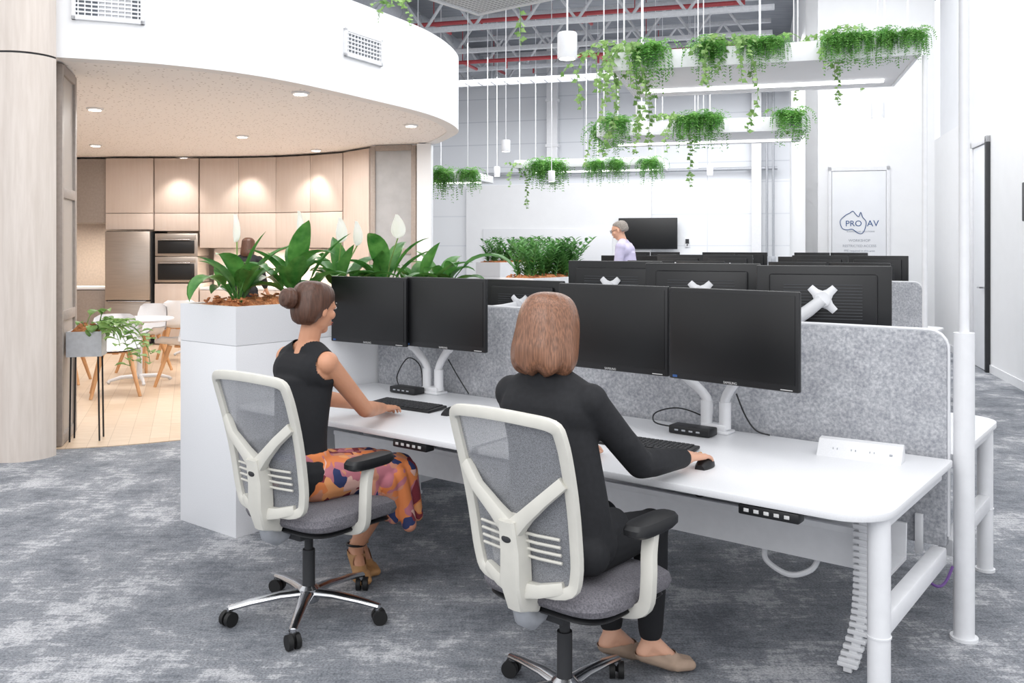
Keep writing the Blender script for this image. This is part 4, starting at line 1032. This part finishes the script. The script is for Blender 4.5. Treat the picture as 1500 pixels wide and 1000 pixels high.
mb=MB(); torso(mb,J); mb.cap(J['neck'],lerp(J['neck'],J['head'],.75),.048,.048); mb.cap(lerp(J['chest'],J['neck'],.6),J['neck'],.068,.052)
head_prims(mb,H)
for s in 'LR': arm(mb,J['sh'+s],J['el'+s],J['wr'+s],0,2); leg_(mb,J['hip'+s],J['kn'+s],J['an'+s]); foot_(mb,J['an'+s],J['to'+s])
hand_prims(mb,J['wrR'],(-.35,1,-.1),(0,.1,1),-1,.4); hand_prims(mb,J['wrL'],(.2,1,-.1),(0,.1,1),1,.4)
bd=part(P2,'body',organic(mb,'body','skin2',.0045,5),'skin2'); face_parts(bd,H)
mb=MB(); torso(mb,J,.012,sw=1.0,lower=True)
me=organic(mb,'top','top',.006,7)
sR,sL=V(J['shR']),V(J['shL'])
bm=bmesh.new(); bm.from_mesh(me)
bmesh.ops.delete(bm,geom=[v for v in bm.verts if (v.co-(sR+V((.038,0,0)))).length<.07 or (v.co-(sL+V((-.038,0,0)))).length<.07 or (v.co-V(J['neck'])-V((0,.02,.01))).length<.08],context='VERTS'); bm.to_mesh(me); bm.free()
part(P2,'sleeveless_top',me,'top')
mb=MB()
mb.ell((-.03,.05,.57),(.178,.13,.10)); mb.ell((-.04,.06,.65),(.15,.112,.07))
for s in 'LR': mb.cap(J['hip'+s],J['kn'+s],.10,.074,16)
mb.cap((-.03,.1,.56),(0,.5,.54),.09,.07)
for x in (-.15,-.07,.01,.09,.14):
    mb.cap((x,.53+.01*math.sin(x*40),.53),(x*1.08,.56+.02*math.sin(x*60),.31),.05,.030,10)
    mb.cap((x,.40,.50),(x*1.05,.44+.02*math.sin(x*70),.33),.05,.03,10)
mb.cap((.14,.46,.52),(.18,.50,.29),.05,.035); mb.cap((.12,.3,.50),(.15,.34,.40),.05,.03)
part(P2,'skirt',organic(mb,'skirt','skirt',.007,4),'skirt')
for s in 'LR':
    a=V(J['an'+s]);t=V(J['to'+s]); mb=MB(); foot_(mb,a,t,.0055); me=organic(mb,'sandal','sandal',.005,2)
    bm=bmesh.new(); bm.from_mesh(me); bmesh.ops.delete(bm,geom=[v for v in bm.verts if v.co.z>a.z-.02 or (v.co.z>.06 and (v.co-lerp(a,t,.45)).length<.03)],context='VERTS'); bm.to_mesh(me); bm.free(); sd=part(P2,'sandal',me,'sandal')
    mb=MB(); ringtorus(mb,a+V((0,0,.01)),(0,.1,1),.041,.006); part(sd,'ankle_strap',mb,'black' if s=='R' else 'sandal')
mb=hair_loft(H,[(.122,.004,.004,-.018,0),(.118,.034,.04,-.018,0),(.104,.062,.075,-.018,0),(.08,.077,.094,-.018,.0),(.05,.083,.1,-.019,.55),(.02,.083,.098,-.022,1.05),(-.01,.08,.092,-.028,1.25),(-.04,.072,.078,-.036,1.4),(-.065,.058,.06,-.042,1.5),(-.078,.03,.035,-.045,1.5)],.7,seed=5)
hr=part(P2,'hair',mb,'hairb')
mb=MB(); bc=H@V((-.01,-.140,.03))
mb.ell(bc,(.042,.042,.042)); 
fdir=(H.to_3x3()@V((0,1,0)))
for rr,off in ((.034,.0),(.028,.02),(.018,-.03)):
    ringtorus(mb,bc-fdir*off*1.0,fdir,rr,.016)
part(hr,'hair_bun',organic(mb,'hair_bun','hairb',.004,1),'hairb')
def standing(mx,label,shirt,trm,hairm,skin,fem,face=(0,1,-.15),bend=.0,sc_=1.0):
    P=root('person',label,'person',mx@Matrix.Scale(sc_,4))
    J=dict(pelvis=(0,0,.98),waist=(0,.02+bend*.2,1.14),chest=(0,.04+bend*.6,1.33),neck=(0,.05+bend,1.49),head=(0,.09+bend*1.2,1.64),face=face,
      shL=(-.19,.04+bend*.9,1.43),shR=(.19,.04+bend*.9,1.43),elL=(-.24,.06+bend,1.14),elR=(.24,.08+bend,1.14),wrL=(-.22,.2+bend,.95),wrR=(.2,.26+bend,.98),
      hipL=(-.09,0,.93),hipR=(.09,0,.93),knL=(-.1,.03,.5),knR=(.1,.06,.5),anL=(-.1,-.02,.09),anR=(.11,.03,.09),toL=(-.13,.13,.025),toR=(.15,.18,.025))
    H=headframe(J); mb=MB(); torso(mb,J); mb.cap(J['neck'],lerp(J['neck'],J['head'],.75),.055,.052); mb.cap(lerp(J['chest'],J['neck'],.6),J['neck'],.07,.055); head_prims(mb,H)
    for s in 'LR': arm(mb,J['sh'+s],J['el'+s],J['wr'+s],0,2); leg_(mb,J['hip'+s],J['kn'+s],J['an'+s]); foot_(mb,J['an'+s],J['to'+s])
    hand_prims(mb,J['wrR'],(-.1,.8,-.6),(.4,.5,.7),-1,.35); hand_prims(mb,J['wrL'],(.1,.6,-.8),(-.5,.5,.5),1,.35)
    bd=part(P,'body',organic(mb,'body',skin,.007,2),skin); face_parts(bd,H)
    mb=MB(); torso(mb,J,.02)
    for s in 'LR': arm(mb,J['sh'+s],J['el'+s],J['wr'+s],.016,1.6)
    part(P,'shirt',organic(mb,'shirt',shirt,.009,4),shirt)
    mb=MB(); mb.ell((0,0,.95),(.18,.13,.12))
    for s in 'LR': leg_(mb,J['hip'+s],J['kn'+s],J['an'+s],.018,1.95)
    part(P,'trousers',organic(mb,'trousers',trm,.009,3),trm)
    for s in 'LR':
        mb=MB(); foot_(mb,J['an'+s],J['to'+s],.008); part(P,'shoe',organic(mb,'shoe','black',.007,2),'black')
    if fem: pr=[(.128,.012,.012,-.015,0),(.122,.05,.055,-.015,0),(.09,.085,.1,-.015,0),(.045,.092,.108,-.014,.6),(0,.095,.106,-.018,.95),(-.06,.1,.1,-.026,1.1),(-.12,.1,.09,-.035,1.1),(-.16,.08,.06,-.04,1.1)]
    else: pr=[(.116,.004,.004,-.022,0),(.113,.03,.035,-.022,0),(.10,.056,.068,-.022,0),(.08,.071,.085,-.024,.5),(.055,.077,.091,-.030,1.15),(.02,.0765,.088,-.036,1.5),(-.015,.073,.078,-.042,1.57),(-.035,.06,.06,-.046,1.57)]
    part(P,'hair',hair_loft(H,pr,.65,m=hairm,gro=.001),hairm)
    if not fem:
        mb=MB()
        for s in (-1,1):
            ringtorus(mb,H@V((s*.032,.1,.014)),H.to_3x3()@V((0,1,0)),.019,.0025); mb.cyl(H@V((s*.05,.098,.016)),H@V((s*.077,0,.01)),.002,seg=5)
        part(P,'glasses',mb,'black')
standing(T(1.62,12.0,0,R(68)),'standing man in lilac shirt, grey hair and glasses, looking down','lilac','trousers','hairg','skin',False,(0,1,-.35),.06,1.09)
standing(T(-3.78,12.6,0,R(-10)),'woman in dark top standing by the kitchen bench','top','trousers','hairb','skin',True,(0,1,-.1),.0,.96)
# ------------------------------------------------------------ cafe furniture
def cafe_chair():
    r=root('cafe_chair','white shell chair with beech legs','chair',Matrix(),group='cafe chairs')
    prof=[(.22,.455),(.18,.452),(.08,.44),(-.04,.435),(-.14,.445),(-.19,.50),(-.21,.58),(-.23,.68),(-.245,.76),(-.25,.79)]
    hw=[.19,.22,.235,.24,.235,.225,.22,.215,.19,.14]
    rows=[]
    for (y,z),w in zip(prof,hw):
        row=[]
        for j in range(13):
            t=-1+2*j/12; lift=.10*abs(t)**3*(1 if z<.5 else .0)+0; fy=.10*abs(t)**2.5*(1 if z>.48 else .3)
            row.append(V((w*t,y+fy,z+lift*(.3 if y>.15 else 1))))
        rows.append(row)
    mb=MB(); mb.loft(rows,closed=False); mb.loft([[p+V((0,-.012 if i>4 else 0,-.012 if i<=5 else 0)) for p in rw] for i,rw in enumerate(rows)],closed=False)
    part(r,'seat_shell',mb,'white2')
    for sx in(-1,1):
        for sy in (-1,1):
            mb=MB(); mb.tube([(sx*.12,sy*.1,.43),(sx*.22,sy*.21,0)],[.026,.016],10); part(r,'leg',mb,'leg')
    mb=MB(); mb.box((0,0,.425),(.27,.06,.025),.004); mb.box((0,0,.425),(.06,.24,.025),.004); part(r,'under_frame',mb,'leg'); return r
cc=cafe_chair()
spots=[(-4.18,9.35,R(205),'white shell chair with beech legs, turned from the table'),(-4.6,11.1,R(160),None),(-3.68,10.0,R(70),'white shell chair with beech legs beside the round table'),(-5.15,10.2,R(-80),None),(-4.6,12.2,R(30),None)]
for i,(x,y,a,l) in enumerate(spots):
    mx=T(x,y,.006,a)@Matrix.Scale(1.06,4)
    if i==0: cc.matrix_world=mx; cc['label']=l
    else: clone(cc,mx,l or 'white shell chair with beech legs by a cafe table')
def cafe_table(x,y,label):
    r=root('round_table',label,'table',T(x,y,.006),group='cafe tables')
    mb=MB(); mb.lathe([(.30,.70),(.37,.715),(.375,.73),(.37,.738)],40); part(r,'tabletop',mb,'white2')
    mb=MB(); mb.cyl((0,0,.04),(0,0,.705),.03); part(r,'pedestal',mb,'whmetal')
    for k in range(4):
        a=R(90*k+30); mb=MB(); mb.tube([(0,0,.07),(math.cos(a)*.2,math.sin(a)*.2,.065),(math.cos(a)*.33,math.sin(a)*.33,.03)],[.025,.022,.016],8); mb.ell((math.cos(a)*.33,math.sin(a)*.33,.02),(.02,.02,.02)); part(r,'foot',mb,'whmetal')
cafe_table(-4.3,10.25,'round white cafe table on a pedestal'); cafe_table(-4.55,12.9,'second round white cafe table near the cabinets')
st=root('planter_stand','small white planter box on thin black legs','planter',T(-3.44,7.18,.006,R(14)))
trough(st,-.13,-.11,.13,.11,.68,.88,.02,'alum'); mulch(st,-.11,-.09,.11,.09,.87)
for x in(-.10,.10):
    for y in(-.08,.08):
        mb=MB(); mb.cyl((x,y,.68),(x*1.1,y,0),.007,seg=8); part(st,'leg',mb,'black')
def pothos(mx,seed):
    rnd=random.Random(seed); mb=MB()
    for i in range(20):
        az=rnd.uniform(-1.8,1.8); leafblade(mb,(rnd.uniform(-.02,.08),rnd.uniform(-.05,.05),0),az,rnd.uniform(.3,1.45),rnd.uniform(.15,.34),rnd.uniform(.06,.10),rnd.uniform(1.2,3.0),.55,8,.0035)
    for i in range(6):
        az=rnd.uniform(-1.1,.8); p=V((.10*math.cos(az)+.02,.1*math.sin(az),.02)); pts=[p]
        v=V((math.cos(az)*.8,math.sin(az)*.8,.5))
        for k in range(rnd.randint(7,12)):
            p=p+v*.05; v=(v*.8+V((rnd.uniform(-.1,.1),rnd.uniform(-.1,.1),-.24))); v.normalize(); pts.append(p)
            leafblade(mb,p,rnd.uniform(0,6.28),.4,.12,.08,1.2,.25,5,.003)
        mb.tube(pts,.003,5)
    return mb.mesh('leaves',['leaf3'])
root('pothos_plant','bright green trailing pothos in a small planter','potted plant',T(-3.42,7.18,.89,0),mesh=pothos(None,4))
# ------------------------------------------------------------ lights
def area(x,y,z,sx,sy,p,col=(1,1,1),rot=(0,0,0)):
    l=bpy.data.lights.new('area','AREA'); l.shape='RECTANGLE'; l.size=sx; l.size_y=sy; l.energy=p; l.color=col
    o=bpy.data.objects.new('area_light',l); COL.objects.link(o); o.location=(x,y,z); o.rotation_euler=rot; return o  # shared by overhead, tilted, kitchen and under-cabinet area lamps
area(1.5,4,6.3,7,6,290); area(2.5,11,6.3,8,5,440); area(2.5,18.5,5.4,9,5,680)  # broad area lamps added overhead for general brightness, no fittings modelled
area(-1.5,-1.5,4.2,6,3,150,(1,1,1),(R(50),0,0))  # unseen area lamp behind the camera, tilted into the room
for x,y,p in ((-4.2,9.5,44),(-2.6,9.0,38),(-5.5,12.2,46),(-3.2,12.2,40),(-2.0,11,28)):
    area(x,y,2.93,1.0,1.0,p,(1,.97,.94))
for x,y in ((-5.3,13.75),(-3.1,13.3),(-4.2,13.7)):
    l=bpy.data.lights.new('spot','SPOT'); l.energy=42; l.spot_size=R(85); l.spot_blend=.7; l.color=(1,.93,.86); l.shadow_soft_size=.05
    o=bpy.data.objects.new('cabinet_spotlight',l); COL.objects.link(o); o.location=(x,y,2.9); o.rotation_euler=(R(18),0,0)
area(-4,14.2,1.52,1.6,.1,22,(1,.88,.74)); area(-7.1,14.5,1.9,1.0,.1,30,(1,.86,.70))
w=bpy.data.worlds.new('world'); sc.world=w; w.use_nodes=True
w.node_tree.nodes['Background'].inputs[0].default_value=(.97,.98,1,1); w.node_tree.nodes['Background'].inputs[1].default_value=1.28
# ------------------------------------------------------------ camera
cam=bpy.data.cameras.new('camera'); co=bpy.data.objects.new('camera',cam); COL.objects.link(co)
co.location=(0,0,1.56); co.rotation_euler=(R(90),0,0); cam.lens=31.2; cam.sensor_width=36; cam.shift_y=-.092
cam.clip_start=.05; sc.camera=co
try: sc.view_settings.view_transform='Standard'
except Exception: pass
